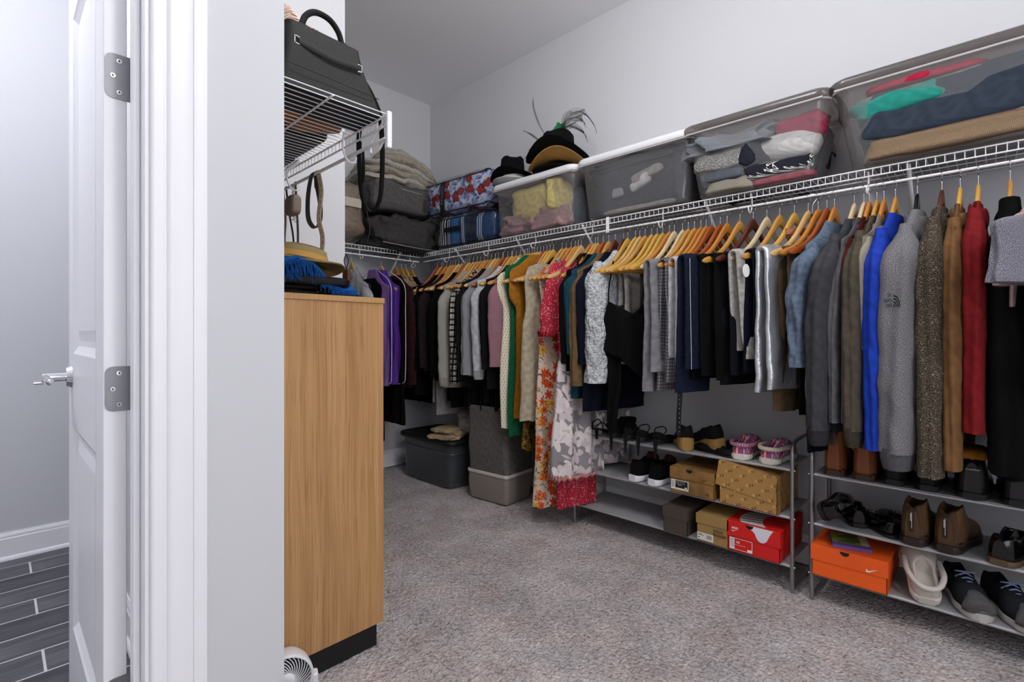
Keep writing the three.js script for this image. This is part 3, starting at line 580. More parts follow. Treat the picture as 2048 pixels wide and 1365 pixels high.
T.floralOrange = canvasTex(512, 512, (g, w, h) => { g.fillStyle = '#d9c1ac'; g.fillRect(0, 0, w, h); scatter(g, 46, w, h, (c, k) => leaf(c, 30, 13, ['#4c6a63', '#7c8f8a', '#2d3c55', '#c7a24a'][k * 4 | 0]), 3); scatter(g, 34, w, h, (c, k) => { petal(c, 6, 32 + k * 14, 12, ['#d4562c', '#e07a4a', '#c9432c', '#d9a03c'][k * 4 | 0]); c.fillStyle = '#5a2b22'; c.beginPath(); c.arc(0, 0, 7, 0, 7); c.fill(); }, 8); scatter(g, 60, w, h, (c, k) => { c.fillStyle = k > .5 ? '#2b3a55' : '#1d2320'; c.fillRect(-3, -10, 6, 18); }, 21); }, .3);
T.floralGrey = canvasTex(512, 512, (g, w, h) => { g.fillStyle = '#928d8f'; g.fillRect(0, 0, w, h); scatter(g, 17, w, h, (c, k) => { petal(c, 5, 56 + k * 26, 24, ['#dccfd0', '#d3c6c8', '#e6dcdb'][k * 3 | 0]); c.fillStyle = '#a39496'; c.beginPath(); c.arc(0, 0, 7, 0, 7); c.fill(); }, 4); scatter(g, 26, w, h, (c, k) => { leaf(c, 40, 18, k > .45 ? '#7d7c7e' : '#ded2d1'); c.strokeStyle = '#8a8888'; c.lineWidth = 2; c.beginPath(); c.moveTo(0, -34); c.lineTo(0, 34); c.stroke(); }, 9); }, .38);
T.paisley = canvasTex(512, 512, (g, w, h) => { g.fillStyle = '#b0283c'; g.fillRect(0, 0, w, h); scatter(g, 600, w, h, (c, k) => { c.fillStyle = ['#e8a7a4', '#d6606a', '#8c1526', '#f0c9c0'][k * 4 | 0]; c.beginPath(); c.ellipse(0, 0, 3 + k * 6, 2 + k * 2, 0, 0, 7); c.fill(); }, 6); scatter(g, 60, w, h, (c, k) => { c.strokeStyle = k > .5 ? '#f0cdc6' : '#7f1020'; c.lineWidth = 3; c.beginPath(); c.arc(0, 0, 10 + k * 6, 0, 4.4); c.stroke(); }, 16); }, .2);
T.lace = canvasTex(256, 256, (g, w, h) => { g.fillStyle = '#e5dcc3'; g.fillRect(0, 0, w, h); for (let y = 0; y < 8; y++) for (let x = 0; x < 8; x++) { g.fillStyle = '#5d5544'; g.beginPath(); g.arc(x * 32 + (y % 2) * 16 + 8, y * 32 + 10, 5, 0, 7); g.fill(); g.fillStyle = '#8c8169'; g.fillRect(x * 32 + 14, y * 32 + 20, 3, 9); g.fillRect(x * 32 + 22, y * 32 + 22, 8, 2); } }, .14);
T.goldLace = canvasTex(256, 256, (g, w, h) => { g.fillStyle = '#3a2a14'; g.fillRect(0, 0, w, h); scatter(g, 220, w, h, (c, k) => { c.strokeStyle = ['#8d6a2c', '#b78b3a', '#5d451d'][k * 3 | 0]; c.lineWidth = 3; c.beginPath(); c.arc(0, 0, 5 + k * 8, 0, 5); c.stroke(); }, 31); }, .16);
T.plaidGrey = canvasTex(256, 256, (g, w, h) => { g.fillStyle = '#77757a'; g.fillRect(0, 0, w, h); g.fillStyle = 'rgba(40,40,42,.45)'; for (let k = 0; k < 256; k += 32) { g.fillRect(k, 0, 14, h); g.fillRect(0, k, w, 14); } g.fillStyle = 'rgba(190,185,175,.35)'; for (let k = 24; k < 256; k += 64) { g.fillRect(k, 0, 3, h); g.fillRect(0, k, w, 3); } }, .12);
function ribbonB(pts, w, dir, th = .0025, seg = 40) { const c = new THREE.CatmullRomCurve3(P(pts)), d = V3(...dir).normalize(); return slab((a, b) => { const p = c.getPoint(b); return [p.x + d.x * (a - .5) * w, p.y + d.y * (a - .5) * w, p.z + d.z * (a - .5) * w]; }, 3, seg, th); }
// ---------------------------------------------------------------- clothes on the right rod, from the corner towards the camera
const pw4 = (a) => (x) => { if (x <= a[0][0]) return a[0][1]; for (let i = 1; i < a.length; i++) if (x <= a[i][0]) return lerp(a[i - 1][1], a[i][1], (x - a[i - 1][0]) / (a[i][0] - a[i - 1][0])); return a[a.length - 1][1]; };
const black = fab(0x070708, 'weave'), black2 = fab(0x0a0a0c, 'knit'), black3 = fab(0x050507, 'weave', { roughness: .85 });
const fly = { silver: mat({ color: 0xc2c4c9, roughness: .36, metalness: .68, bumpMap: T.crumple, bumpScale: .0015 }) };
top({ z: -2.93, m: black, t: .05, hem: .78, end: .80, collar: 'high', name: 'jacket', cat: 'jacket', label: 'black jacket hanging deepest in the corner of the right rod', tone: 'rust' });
top({ z: -2.85, m: fab(0x2a2021), t: .05, hem: .8, end: .82, collar: 'high', name: 'jacket', cat: 'jacket', label: 'dark brown jacket with a white hanger loop, in the corner', tone: 'honey' });
pants({ z: -2.79, m: fab(0x9b9897), x0: -.17, x1: .08, front: .50, back: .58, label: 'light grey knit trousers folded long, hanging low above the lidded tub', tone: 'amber', th: .03 });
top({ z: -2.72, m: black2, t: .05, hem: .74, end: .76, name: 'jacket', cat: 'jacket', label: 'black knit jacket hanging just left of the cream cardigan', tone: 'honey' });
top({ z: -2.60, m: fab(0xcfcac0, 'rib'), t: .07, hem: .70, end: .71, rx: .06, rz: .042, collar: 'shirt', name: 'cardigan', cat: 'cardigan', label: 'cream ribbed cardigan beside the black and white plaid shirt', cuff: fab(0xc5c0b5, 'rib'), taper: .85 });
top({ z: -2.49, m: printed(T.plaidBW), t: .055, hem: .74, end: .74, collar: 'shirt', label: 'black and white plaid flannel shirt', tone: 'honey', rx: .05 });
top({ z: -2.42, m: fab(0x1b1b1d), t: .04, hem: .72, end: .76, label: 'black shirt squeezed between plaid shirt and grey tee', tone: 'amber' });
top({ z: -2.355, m: fab(0xb7b8bd, 'heather'), t: .06, hem: .79, short: false, end: .80, rx: .062, taper: 1.05, label: 'grey heather long tee next to the pale sweatshirt', tone: 'honey', });
top({ z: -2.27, m: fab(0xd3d6db, 'weave'), t: .065, hem: .84, end: .775, rx: .058, rz: .04, cuff: fab(0xc9ccd2, 'rib'), name: 'sweatshirt', cat: 'sweatshirt', label: 'pale grey sweatshirt with ribbed cuffs beside the pink knit', tone: 'amber' });
top({ z: -2.195, m: fab(0x17171a), t: .045, hem: .72, end: .84, label: 'black tee between pale sweatshirt and pink knit', tone: 'honey' });
top({ z: -2.12, m: fab(0xd8a0ae, 'knit'), t: .055, hem: .86, end: .86, rx: .056, rz: .036, name: 'sweater', cat: 'sweater', label: 'pink waffle knit sweater beside the lace dress', tone: 'maple', taper: .8 });
dress({ z: -2.085, m: printed(T.lace), t: .045, outline: [[.495, .205], [.9, .2], [1.2, .19], [1.32, .225], [1.40, .22], [1.45, .13], [1.52, .075]], folds: .006, label: 'cream eyelet lace dress left of the green dress' });
dress({ z: -2.04, m: fab(0x1e6b45), t: .04, outline: [[.455, .19], [.9, .18], [1.2, .17], [1.34, .2], [1.44, .205], [1.49, .12], [1.53, .075]], folds: .008, label: 'dark green dress beside the mustard one', tone: 'gold' });
dress({ z: -1.995, m: fab(0xb5761d, 'weave', { roughness: .6 }), t: .05, outline: [[.56, .175], [.9, .17], [1.2, .165], [1.28, .215], [1.42, .215], [1.48, .13], [1.53, .07]], folds: .01, label: 'mustard yellow short-sleeved satin dress', tone: 'gold' });
dress({ z: -1.945, m: printed(T.goldLace, { roughness: .5 }), t: .03, outline: [[.385, .175], [.7, .16], [1.1, .14], [1.35, .13], [1.42, .1]], folds: .01, straps: .004, label: 'gold and brown lace dress under the mustard dress', tone: 'honey', wave: .01 });
dress({ z: -1.895, dx: -.02, m: fab(0xcdbfa6, 'weave', { roughness: .8 }), t: .06, outline: [[.565, .215], [.75, .205], [1.1, .195], [1.2, .18], [1.36, .19], [1.43, .17], [1.46, .1]], folds: .009, straps: .006, label: 'beige sleeveless linen dress with straps', tone: 'gold', bar: true });
dress({ z: -1.80, m: printed(T.floralOrange), t: .05, outline: [[.095, .215], [.5, .21], [1.0, .195], [1.2, .17], [1.36, .185], [1.43, .15]], folds: .014, kf: 70, straps: .005, label: 'long orange floral maxi dress', tone: 'honey', bar: true });
dress({ z: -1.765, m: printed(T.floralOrange), t: .03, outline: [[.33, .13], [.8, .12], [1.2, .12], [1.4, .12]], folds: .01, straps: .004, label: 'second orange floral dress with a narrower skirt', tone: 'amber', dx: .06 });
dress({ z: -1.735, m: printed(T.paisley), t: .055, outline: [[1.055, .2], [1.1, .185], [1.13, .2], [1.3, .165], [1.42, .14], [1.46, .09]], folds: .006, straps: .009, label: 'red paisley tiered top with tied straps', name: 'blouse', cat: 'blouse', tone: 'honey', frill: fab(0xb52a3e), dx: -.05, sm: fab(0xc6b9ac) });
dress({ z: -1.695, m: printed(T.paisley), t: .045, outline: [[.115, .13], [.4, .125], [.9, .12], [1.3, .12], [1.42, .1]], folds: .014, kf: 80, straps: .005, label: 'long red paisley dress showing under the grey floral dress', tone: 'maple', dx: -.05 });
dress({ z: -1.655, m: printed(T.floralGrey), t: .075, outline: [[.30, .165], [.5, .16], [.8, .135], [1.02, .09], [1.1, .09]], folds: .016, kf: 52, label: 'grey and white floral dress with a frilled hem', tone: 'honey', frill: fab(0xd99a92), noHanger: true, dx: -.095 });
top({ z: -1.635, m: black2, t: .035, hem: 1.06, w: .16, sleeves: false, name: 'vest', cat: 'vest', label: 'black vest above the grey floral dress', tone: 'amber', top: .06 });
dress({ z: -1.60, m: printed(T.floralGrey), t: .04, outline: [[.33, .16], [.6, .16], [1.0, .12], [1.3, .1], [1.42, .09]], folds: .012, straps: .004, label: 'second grey floral dress nearer the wall', dx: .13, tone: 'honey' });
top({ z: -1.585, m: black, t: .03, hem: .86, end: .9, label: 'black blouse between the red top and the olive shirt', tone: 'honey' });
top({ z: -1.55, m: fab(0x1f4a5c), t: .03, hem: .72, end: .95, label: 'dark teal shirt behind the olive shirt', tone: 'rust' });
top({ z: -1.515, m: fab(0x7c6446), t: .04, hem: .80, end: .79, rx: .05, rz: .032, label: 'olive brown shirt left of the white linen shirt', tone: 'honey', taper: .9 });
top({ z: -1.475, m: fab(0x0f1224), t: .03, hem: .66, end: .9, label: 'navy shirt behind the white linen shirt', tone: 'cherry' });
top({ z: -1.425, m: fab(0xdfe3e6, 'crumple', { roughness: .9 }), t: .05, hem: .90, end: .81, rx: .06, rz: .055, wr: .012, taper: .95, collar: 'shirt', label: 'white crinkled linen shirt with long sleeves', tone: 'cherry', out: -.005, sz: .0, y0: 1.42 });
pants({ z: -2.66, m: black, x0: -.15, x1: .16, front: .56, back: .6, label: 'long black trousers hanging low behind the cream cardigan', tone: 'rust', th: .02 });
pants({ z: -2.455, m: fab(0x0a0a0d), x0: -.16, x1: .16, front: .60, back: .58, label: 'long black trousers hanging low behind the plaid shirt', tone: 'amber', th: .018 });
pants({ z: -2.315, m: fab(0x101218), x0: -.15, x1: .17, front: .62, back: .57, label: 'dark navy jeans hanging low behind the pale sweatshirt', tone: 'honey', th: .018 });
pants({ z: -2.235, m: black3, x0: -.14, x1: .17, front: .58, back: .6, label: 'black slacks hanging low left of the pink sweater', tone: 'rust', th: .016 });
// trousers and skirts over hanger bars
pants({ z: -1.355, m: fab(0xb7b3ae, 'weave', { roughness: .5 }), x0: -.10, x1: .09, front: 1.10, back: 1.2, label: 'light grey satin trousers draped over a hanger right of the linen shirt', tone: 'gold', th: .02, folds: .008 });
pants({ z: -1.30, m: fab(0x6f665f), x0: -.02, x1: .17, front: 1.09, back: 1.15, label: 'taupe skirt draped over a hanger behind the black camisole', tone: 'honey', th: .015 });
hanger(-1.265, 'gold', 'golden bare wooden hanger above the black camisole, first of three', { turn: .1, group: 'bare golden hangers above the black camisole' }); hanger(-1.235, 'gold', 'golden bare wooden hanger above the black camisole, second of three', { turn: .12, group: 'bare golden hangers above the black camisole' }); hanger(-1.205, 'gold', 'golden bare wooden hanger above the black camisole, third of three', { turn: .1, group: 'bare golden hangers above the black camisole' });
{ // black camisole hung low from its straps, turned towards the room, with a long sash
  const hem = .775, g = thing('camisole', 'black V-neck camisole hanging low with a long dark sash', 'top', [2.165, hem, -1.255], -1.0);
  const topY = pw4([[-.165, 1.06], [-.125, 1.22], [-.03, 1.13], [.065, 1.22], [.10, 1.17], [.16, 1.12]]), botY = pw4([[-.165, .985], [-.08, .95], [.09, .777], [.12, .80], [.16, .82]]);
  const rings = []; for (let i = 0; i <= 30; i++) { const b = i / 30, r = []; for (let j = 0; j < 48; j++) { const a = j / 48 * Math.PI * 2, x = .1625 * spow(Math.cos(a), .8) - .0025, y = lerp(botY(x), topY(x), b); r.push([x, y - hem, .014 * spow(Math.sin(a), .8) + .010 * Math.sin(x * 34 + y * 9) + .004 * Math.sin(x * 80)]); } rings.push(r); }
  mesh('body', loft(rings), black3, g);
  for (const s of [-1, 1]) mesh('strap', tube([[-.03 + s * .095, 1.205 - hem, 0], [-.03 + s * .09, 1.3 - hem, -.02], [-.02 + s * .08, 1.42 - hem, -.05]], .0035, 20, 6), black3, g);
  mesh('sash', slab((a, b) => [lerp(-.15, -.075, a) + .012 * Math.sin(b * 5) + .02 * b - (a - .5) * .03 * b, lerp(1.0, .572, b) - hem, -.03 + .012 * Math.sin(a * 6 + b * 4)], 8, 24, .012), black3, g);
  hanger(-1.17, 'amber', 'amber wooden hanger carrying the black camisole', { turn: -.1 });
}
pants({ z: -1.105, m: fab(0x8f8d93), x0: -.225, x1: -.05, front: .885, back: .79, label: 'grey trousers with a turned-up cuff folded over a hanger', tone: 'pale', th: .024, folds: .007, cuff: fab(0x98969c), tilt: .05 });
pants({ z: -1.045, m: printed(T.plaidGrey), x0: -.21, x1: .02, front: .84, back: .80, label: 'grey plaid trousers folded over a hanger', tone: 'honey', th: .026, folds: .006});
pants({ z: -.99, m: fab(0xdadade, 'weave'), x0: -.22, x1: -.1, front: .83, back: .95, label: 'white tee with black trim folded over a hanger beside the navy jeans', name: 'tee', cat: 'tee', tone: 'amber', th: .018 });
pants({ z: -.925, m: fab(0x1b2238, 'denim'), x0: -.25, x1: -.04, front: .905, back: .80, label: 'navy jeans with white seam stitching folded over a hanger', tone: 'rust', th: .028, stitch: fab(0xc5cbd6, 'plain') });
pants({ z: -.895, m: fab(0x08080a), x0: -.2, x1: .12, front: .875, back: .86, label: 'black trousers right of the navy jeans, folded over a hanger', tone: 'amber', th: .03 });
pants({ z: -.84, m: black, x0: -.19, x1: .15, front: .86, back: .90, label: 'black skirt with small stud folded over a hanger', name: 'skirt', cat: 'skirt', tone: 'honey', th: .03 });
pants({ z: -.785, m: fab(0x11141f), x0: -.18, x1: .1, front: .885, back: .84, label: 'blue-black trousers left of the off-white jeans', tone: 'cherry', th: .028});
pants({ z: -.73, m: fab(0xc9c4be, 'denim'), x0: -.225, x1: -.03, front: .955, back: .985, slide: .05, label: 'off-white jeans folded over a hanger with a round paper tag', tone: 'pale', th: .026, cuff: fab(0xcfcac4, 'denim') });
{ const j = scene.children[scene.children.length - 1]; const jeans = scene.children.find((o) => o.userData.label && o.userData.label.startsWith('off-white jeans')); mesh('paper_tag', new THREE.CylinderGeometry(.021, .021, .0015, 24).rotateX(Math.PI / 2).scale(1, 1.25, 1).translate(-.205, .35, .05), M.paper, jeans); }
{ const b = thing('studded_belt', 'black studded belt dangling beside the navy jeans', 'belt', [2.06, .60, -.975]); mesh('leather', ribbonB([[.0, .33, 0], [.0, .22, .005], [-.005, .1, 0], [.0, .01, -.004]], .02, [.5, 0, 1], .004), M.blackLeather, b); const st = []; for (let i = 0; i < 14; i++) st.push(new THREE.SphereGeometry(.0022, 6, 5).translate(-.006, .03 + i * .02, .003)); mesh('studs', merge(st), M.chrome, b); }
pants({ z: -.68, m: fab(0x0c1220), x0: -.2, x1: .1, front: .93, back: .9, label: 'dark navy trousers between the off-white and the silver trousers', tone: 'honey', th: .026 });
pants({ z: -.625, m: fly.silver, x0: -.225, x1: .02, front: .84, back: .825, label: 'shiny silver trousers folded over a hanger', tone: 'gold', th: .036, folds: .009 });
pants({ z: -.575, m: fab(0x6d5a42, 'weave'), x0: -.17, x1: .05, front: .99, back: .75, label: 'brown suede trousers right of the silver ones', tone: 'maple', th: .024, folds: .008 });
pants({ z: -.54, m: fab(0x0f1424), x0: -.15, x1: .02, front: .60, back: .95, label: 'long navy leggings reaching down to the plaid clogs', tone: 'amber', th: .018, slide: .03 });
pants({ z: -.51, m: black, x0: -.13, x1: .12, front: .80, back: .74, label: 'black folded garment behind the steel-blue hoodie', tone: 'rust', th: .018 });
{ // flat clamp hanger left empty
  const h = thing('clamp_hanger', 'empty rust red clamp hanger with a black tipped chrome hook', 'hanger', [LIPX, RODY, -.515], -.95);
  mesh('clamp_bar', rbox(.21, .028, .018, .004, .0, -.142, 0), woodMat.rust, h); mesh('hook', tube([[0, -.1, 0], [0, -.05, 0], [.004, -.03, 0], [.014, -.016, 0], [.0165, -.006, 0], [.012, .004, 0], [.002, .0078, 0], [-.008, .005, 0], [-.0125, -.003, 0]], .0016, 40, 6), M.chrome, h);
  for (const sd of [-1, 1]) mesh('spring_wire', rod([sd * .003, -.1, 0], [sd * .012, -.13, .004], .0016, 6), M.chrome, h);
  mesh('black_sleeve', merge([cyl(.005, .005, .03, 0, -.088, 0, 10), rod([.008, -.085, 0], [.034, -.07, .004], .0045, 8)]), M.black, h);
}
// jackets, hoodies and sweaters nearest the camera
top({ z: -.485, m: fab(0x74859b, 'denim'), t: .055, hem: .80, end: .93, rx: .075, rz: .04, sz: -.03, name: 'hoodie', cat: 'hoodie', label: 'steel blue hoodie left of the charcoal sweatshirt', tone: 'amber', turn: .0, collar: 'hood', wr: .01 });
top({ z: -.375, m: fab(0x4b4b50, 'weave'), t: .05, hem: .70, end: .655, rx: .07, rz: .04, sz: -.035, out: .03, cuff: fab(0x45454a, 'rib'), rib: fab(0x45454a, 'rib'), taper: .85, name: 'sweatshirt', cat: 'sweatshirt', label: 'charcoal grey sweatshirt right of the steel blue hoodie', tone: 'pale', collar: 'crew', y0: 1.415 });
top({ z: -.345, m: fab(0x6a686b), t: .025, hem: .74, end: .74, rx: .05, rz: .022, sz: -.02, name: 'jacket', cat: 'jacket', label: 'mid grey zip jacket behind the charcoal sweatshirt', tone: 'pale', collar: 'high' });
top({ z: -.328, m: fab(0x5c1f1e), t: .016, hem: .9, end: .95, rx: .04, rz: .014, label: 'maroon sweater showing as a thin strip beside the olive sweatshirt', tone: 'amber' });
top({ z: -.305, m: fab(0x5d564a, 'weave'), t: .035, hem: .72, end: .665, rx: .065, rz: .034, sz: -.006, out: .02, cuff: fab(0x564f44, 'rib'), taper: .85, name: 'sweatshirt', cat: 'sweatshirt', label: 'olive brown sweatshirt with ribbed cuffs', tone: 'honey', y0: 1.415 });
top({ z: -.284, m: fab(0xd8cfb8, 'knit'), t: .018, hem: .95, end: 1.0, rx: .05, rz: .018, name: 'sweater', cat: 'sweater', label: 'cream fuzzy sweater left of the royal blue hoodie', tone: 'amber' });
top({ z: -.250, m: fab(0x2347c4, 'weave', { roughness: .75 }), t: .05, hem: .72, end: .665, rx: .07, rz: .034, sz: -.006, out: .02, taper: .8, name: 'hoodie', cat: 'hoodie', label: 'royal blue hoodie with a lighter blue hood', tone: 'honey', collar: 'hood', cm: fab(0x2f6fd6, 'weave', { roughness: .7 }), y0: 1.415 });
{
  const f = top({ z: -.188, m: fab(0x99989b, 'heather'), t: .075, hem: .70, end: .612, rx: .085, rz: .056, sz: -.012, out: .03, cuff: fab(0x77777b, 'rib'), taper: .92, name: 'fleece_jacket', cat: 'jacket', label: 'grey heathered fleece jacket with a black chest mark', tone: 'honey', noHanger: true, collar: 'high', y0: 1.42, wr: .005 });
  // black plastic hanger for the fleece
  const h = thing('plastic_hanger', 'black plastic hanger inside the grey heathered fleece jacket', 'hanger', [LIPX, RODY, -.188]); mesh('arms', hangerGeo, M.blackGloss, h); mesh('hook', hookGeo, M.chrome, h);
  // printed mark on the upper sleeve: three lines of letters and a half dome
  const mk = canvasTex(256, 128, (g) => { g.clearRect(0, 0, 256, 128); g.fillStyle = '#141416'; g.font = 'bold 40px sans-serif'; g.fillText('THE', 52, 36); g.fillText('NORTH', 0, 78); g.fillText('FACE', 32, 120); g.lineWidth = 15; g.strokeStyle = '#141416'; for (const r of [16, 42, 68, 92]) { g.beginPath(); g.arc(148, 120, r, -Math.PI / 2, 0); g.stroke(); } });
  f.userData.mark = 1;
  const curve = []; 
  const g = sheet((a, b) => { const ang = Math.PI + lerp(-.30, .42, a), yy = lerp(1.135, 1.185, b), cx = -(.215 + .03 - .085 * .35), rx = .0875, rz = .0585; return [cx + rx * Math.cos(ang) * 1.03, yy - .70, -.012 - rz * 1.04 * Math.sin(ang)]; }, 10, 4);
  const uv = g.attributes.uv; for (let i = 0; i < uv.count; i++) uv.setXY(i, (i % 11) / 10, Math.floor(i / 11) / 4);
  mesh('chest_mark', g, mat({ map: mk, transparent: true, alphaTest: .4, roughness: .9 }), f);
}
top({ z: -.122, m: fab(0x8f8170, 'sherpa', { roughness: 1 }), t: .05, hem: .66, end: .605, rx: .07, rz: .037, out: .03, taper: .9, name: 'sherpa_jacket', cat: 'jacket', label: 'taupe curly sherpa jacket beside the grey fleece', tone: 'cherry', collar: 'high', y0: 1.43 });
top({ z: -.075, m: fab(0x8a6440, 'weave'), t: .032, hem: .70, end: .635, rx: .065, rz: .028, out: .02, taper: .85, name: 'cardigan', cat: 'cardigan', label: 'camel brown cardigan left of the red sweatshirt', tone: 'gold', collar: 'shirt', y0: 1.42 });
top({ z: -.03, m: fab(0x8e2226, 'weave'), t: .036, hem: .78, end: .755, rx: .065, rz: .03, out: .015, taper: .9, name: 'sweatshirt', cat: 'sweatshirt', label: 'brick red sweatshirt beside the black coat', tone: 'gold', collar: 'high', y0: 1.44 });
top({ z: .045, m: fab(0x060608, 'weave'), t: .09, hem: .62, end: .64, rx: .085, rz: .052, sz: .0, out: .0, taper: .95, name: 'coat', cat: 'coat', label: 'long black coat at the right edge of the picture', tone: 'honey', collar: 'hood', y0: 1.44 });
top({ z: .105, m: fab(0x08090b, 'weave', { roughness: .7 }), t: .05, hem: .66, end: .66, rx: .07, rz: .03, out: .03, name: 'jacket', cat: 'jacket', label: 'black jacket with a zip pocket under the grey tee sleeve', tone: 'honey', collar: 'high' });
top({ z: .128, m: fab(0xd7b6b4, 'weave'), t: .03, hem: 1.13, short: true, rx: .06, label: 'pale pink tee under the lavender grey tee at the right edge', tone: 'maple', turn: -.4, dx: -.09 });
top({ z: .185, m: fab(0x9d9ba8, 'heather'), t: .04, hem: .9, short: true, rx: .085, label: 'lavender grey tee with its sleeve reaching into the picture', tone: 'maple', turn: -.5, dx: -.13, end: 1.16, out: .085 });

// ---------------------------------------------------------------- clothes on the back rod (hung across the room)
top({ back: true, z: 1.69, m: fab(0xc6c6c8), t: .06, hem: .9, end: .92, collar: 'shirt', label: 'light grey blouse under clear dry-cleaner plastic on the back rod', tone: 'maple' });
top({ back: true, z: 2.04, m: fab(0x3a1c1a), t: .07, hem: .68, end: .70, rx: .06, name: 'jacket', cat: 'jacket', label: 'dark maroon jacket on the back rod, right of the purple garment bag', tone: 'amber' });
top({ back: true, z: 2.13, m: printed(T.leopard), t: .06, hem: .82, end: .80, rx: .055, label: 'leopard print shirt on the back rod', tone: 'gold' });
top({ back: true, z: 2.09, m: fab(0xc0b49c), t: .025, hem: 1.0, end: 1.02, label: 'tan striped shirt beside the leopard print shirt', tone: 'honey' });
top({ back: true, z: 2.18, m: black, t: .06, hem: .7, end: .72, label: 'black cardigan at the right end of the back rod', name: 'cardigan', cat: 'cardigan', tone: 'honey' });
dress({ back: true, z: 1.80, m: black, t: .06, outline: [[.33, .2], [.8, .19], [1.2, .18], [1.37, .21], [1.44, .12]], folds: .012, label: 'long black dress on the back rod behind the cabinet', noHanger: true });
dress({ back: true, z: 1.99, m: fab(0x120608), t: .035, outline: [[.42, .2], [.8, .19], [1.2, .18], [1.37, .21], [1.44, .12]], folds: .01, label: 'long black-red dress on the back rod behind the purple garment bag', noHanger: true });
dress({ back: true, z: 2.24, m: black2, t: .05, outline: [[.55, .2], [.8, .19], [1.2, .18], [1.37, .21], [1.44, .12]], folds: .01, label: 'black knit dress in the corner of the back rod', noHanger: true });
pants({ z: -3.0, m: black, x0: -.2, x1: .15, front: .62, back: .7, label: 'black trousers hanging in the dark corner', tone: 'rust', th: .04 });
{ // purple garment bag with pale piping, mauve front panel
  const g = thing('garment_bag', 'purple garment bag with a mauve front and white piping', 'bag', [1.92, .71, BLZ], Math.PI / 2), hem = .71;
  const b = (o) => bodyGeo(o).translate(0, -hem, 0);
  mesh('body', b({ w: .215, t: .11, hem, folds: .012, kf: 24, seed: 3, top: .05 }), fab(0x4e2a86, 'plain', { roughness: .55 }), g);
  mesh('front_panel', b({ w: .20, t: .02, hem: hem - .01, folds: .008, kf: 20, seed: 5, top: .05 }).translate(0, 0, -.068), fab(0x8d6aa8, 'plain', { roughness: .6 }), g);
  for (const s of [-1, 1]) mesh('piping', tube([[.05, RODY + hTop(.05) - hem, s * .05], [.12, 1.49 - hem, s * .052], [.205, 1.40 - hem, s * .055], [.222, 1.2 - hem, s * .06], [.215, 1.0 - hem, s * .048], [.224, .8 - hem, s * .058], [.19, .712 - hem, s * .056], [0, .708 - hem, s * .056], [-.19, .712 - hem, s * .056], [-.222, .8 - hem, s * .056], [-.222, 1.2 - hem, s * .056], [-.205, 1.40 - hem, s * .056], [-.05, RODY + hTop(.05) - hem, s * .05]], .003, 120, 6), fab(0xd8cfe2, 'plain'), g);
  hanger(1.92, 'maple', 'wooden hanger inside the purple garment bag', { back: true, bar: false });
}
{ // clear plastic cover with a paper tag over the grey blouse
  const g = thing('plastic_cover', 'clear dry-cleaner plastic cover with a white paper tag', 'cover', [1.69, .88, BLZ], Math.PI / 2);
  mesh('film', bodyGeo({ w: .23, t: .1, hem: .88, folds: .014, seed: 8, top: .05 }).translate(0, -.88, 0), clearPlastic(0xf4f6f8, .1), g);
  const tg = mesh('paper_tag', slab((a, b) => [.12 + a * .07, .49 + b * .1, .064 + .004 * Math.sin(a * 4)], 4, 4, .001), M.paper, g); tg.rotation.y = .0;
}
// more hangers packed between the hung clothes, each named by its neighbours
{
  hung.sort((a, b) => a[0] - b[0]);
  const said = { honey: 'honey', amber: 'amber', maple: 'maple', rust: 'rust brown', cherry: 'dark cherry', pale: 'pale', gold: 'golden' };
  const bare = (z, tone, o) => { const i = Math.max(1, hung.findIndex((h) => h[0] > z)); hanger(z, tone, cut(`bare ${said[tone]} hanger between the ${hung[i - 1][1]} and the ${hung[i][1]}`), o); };
  const used = [-2.95, -2.89, -2.82, -2.755, -2.68, -2.64, -2.56, -2.525, -2.455, -2.385, -2.31, -2.23, -2.16, -2.10, -2.06, -2.02, -1.97, -1.92, -1.83, -1.715];
  const tones = ['honey', 'amber', 'honey', 'gold', 'rust', 'maple'];
  used.forEach((z, i) => bare(z, tones[(i * 5 + 2) % 6], { turn: (rnd() - .5) * .12, bar: i % 2 > 0 }));
  [-1.40, -1.33, -1.145, -1.075, -1.015, -.965].forEach((z, i) => bare(z, ['gold', 'maple', 'pale', 'honey', 'amber', 'rust'][i], { turn: (rnd() - .5) * .2 }));
}
// ---------------------------------------------------------------- plastic bins on the right shelf
const DECK = SH + .005;
function rrect(L, D, r, y, n = 6) { const pts = []; for (const [cx, cz, a0] of [[L / 2 - r, D / 2 - r, 0], [-L / 2 + r, D / 2 - r, 1], [-L / 2 + r, -D / 2 + r, 2], [L / 2 - r, -D / 2 + r, 3]]) for (let i = 0; i <= n; i++) { const a = (a0 + i / n) * Math.PI / 2; pts.push([cx + r * Math.cos(a), y, cz + r * Math.sin(a)]); } return pts; }
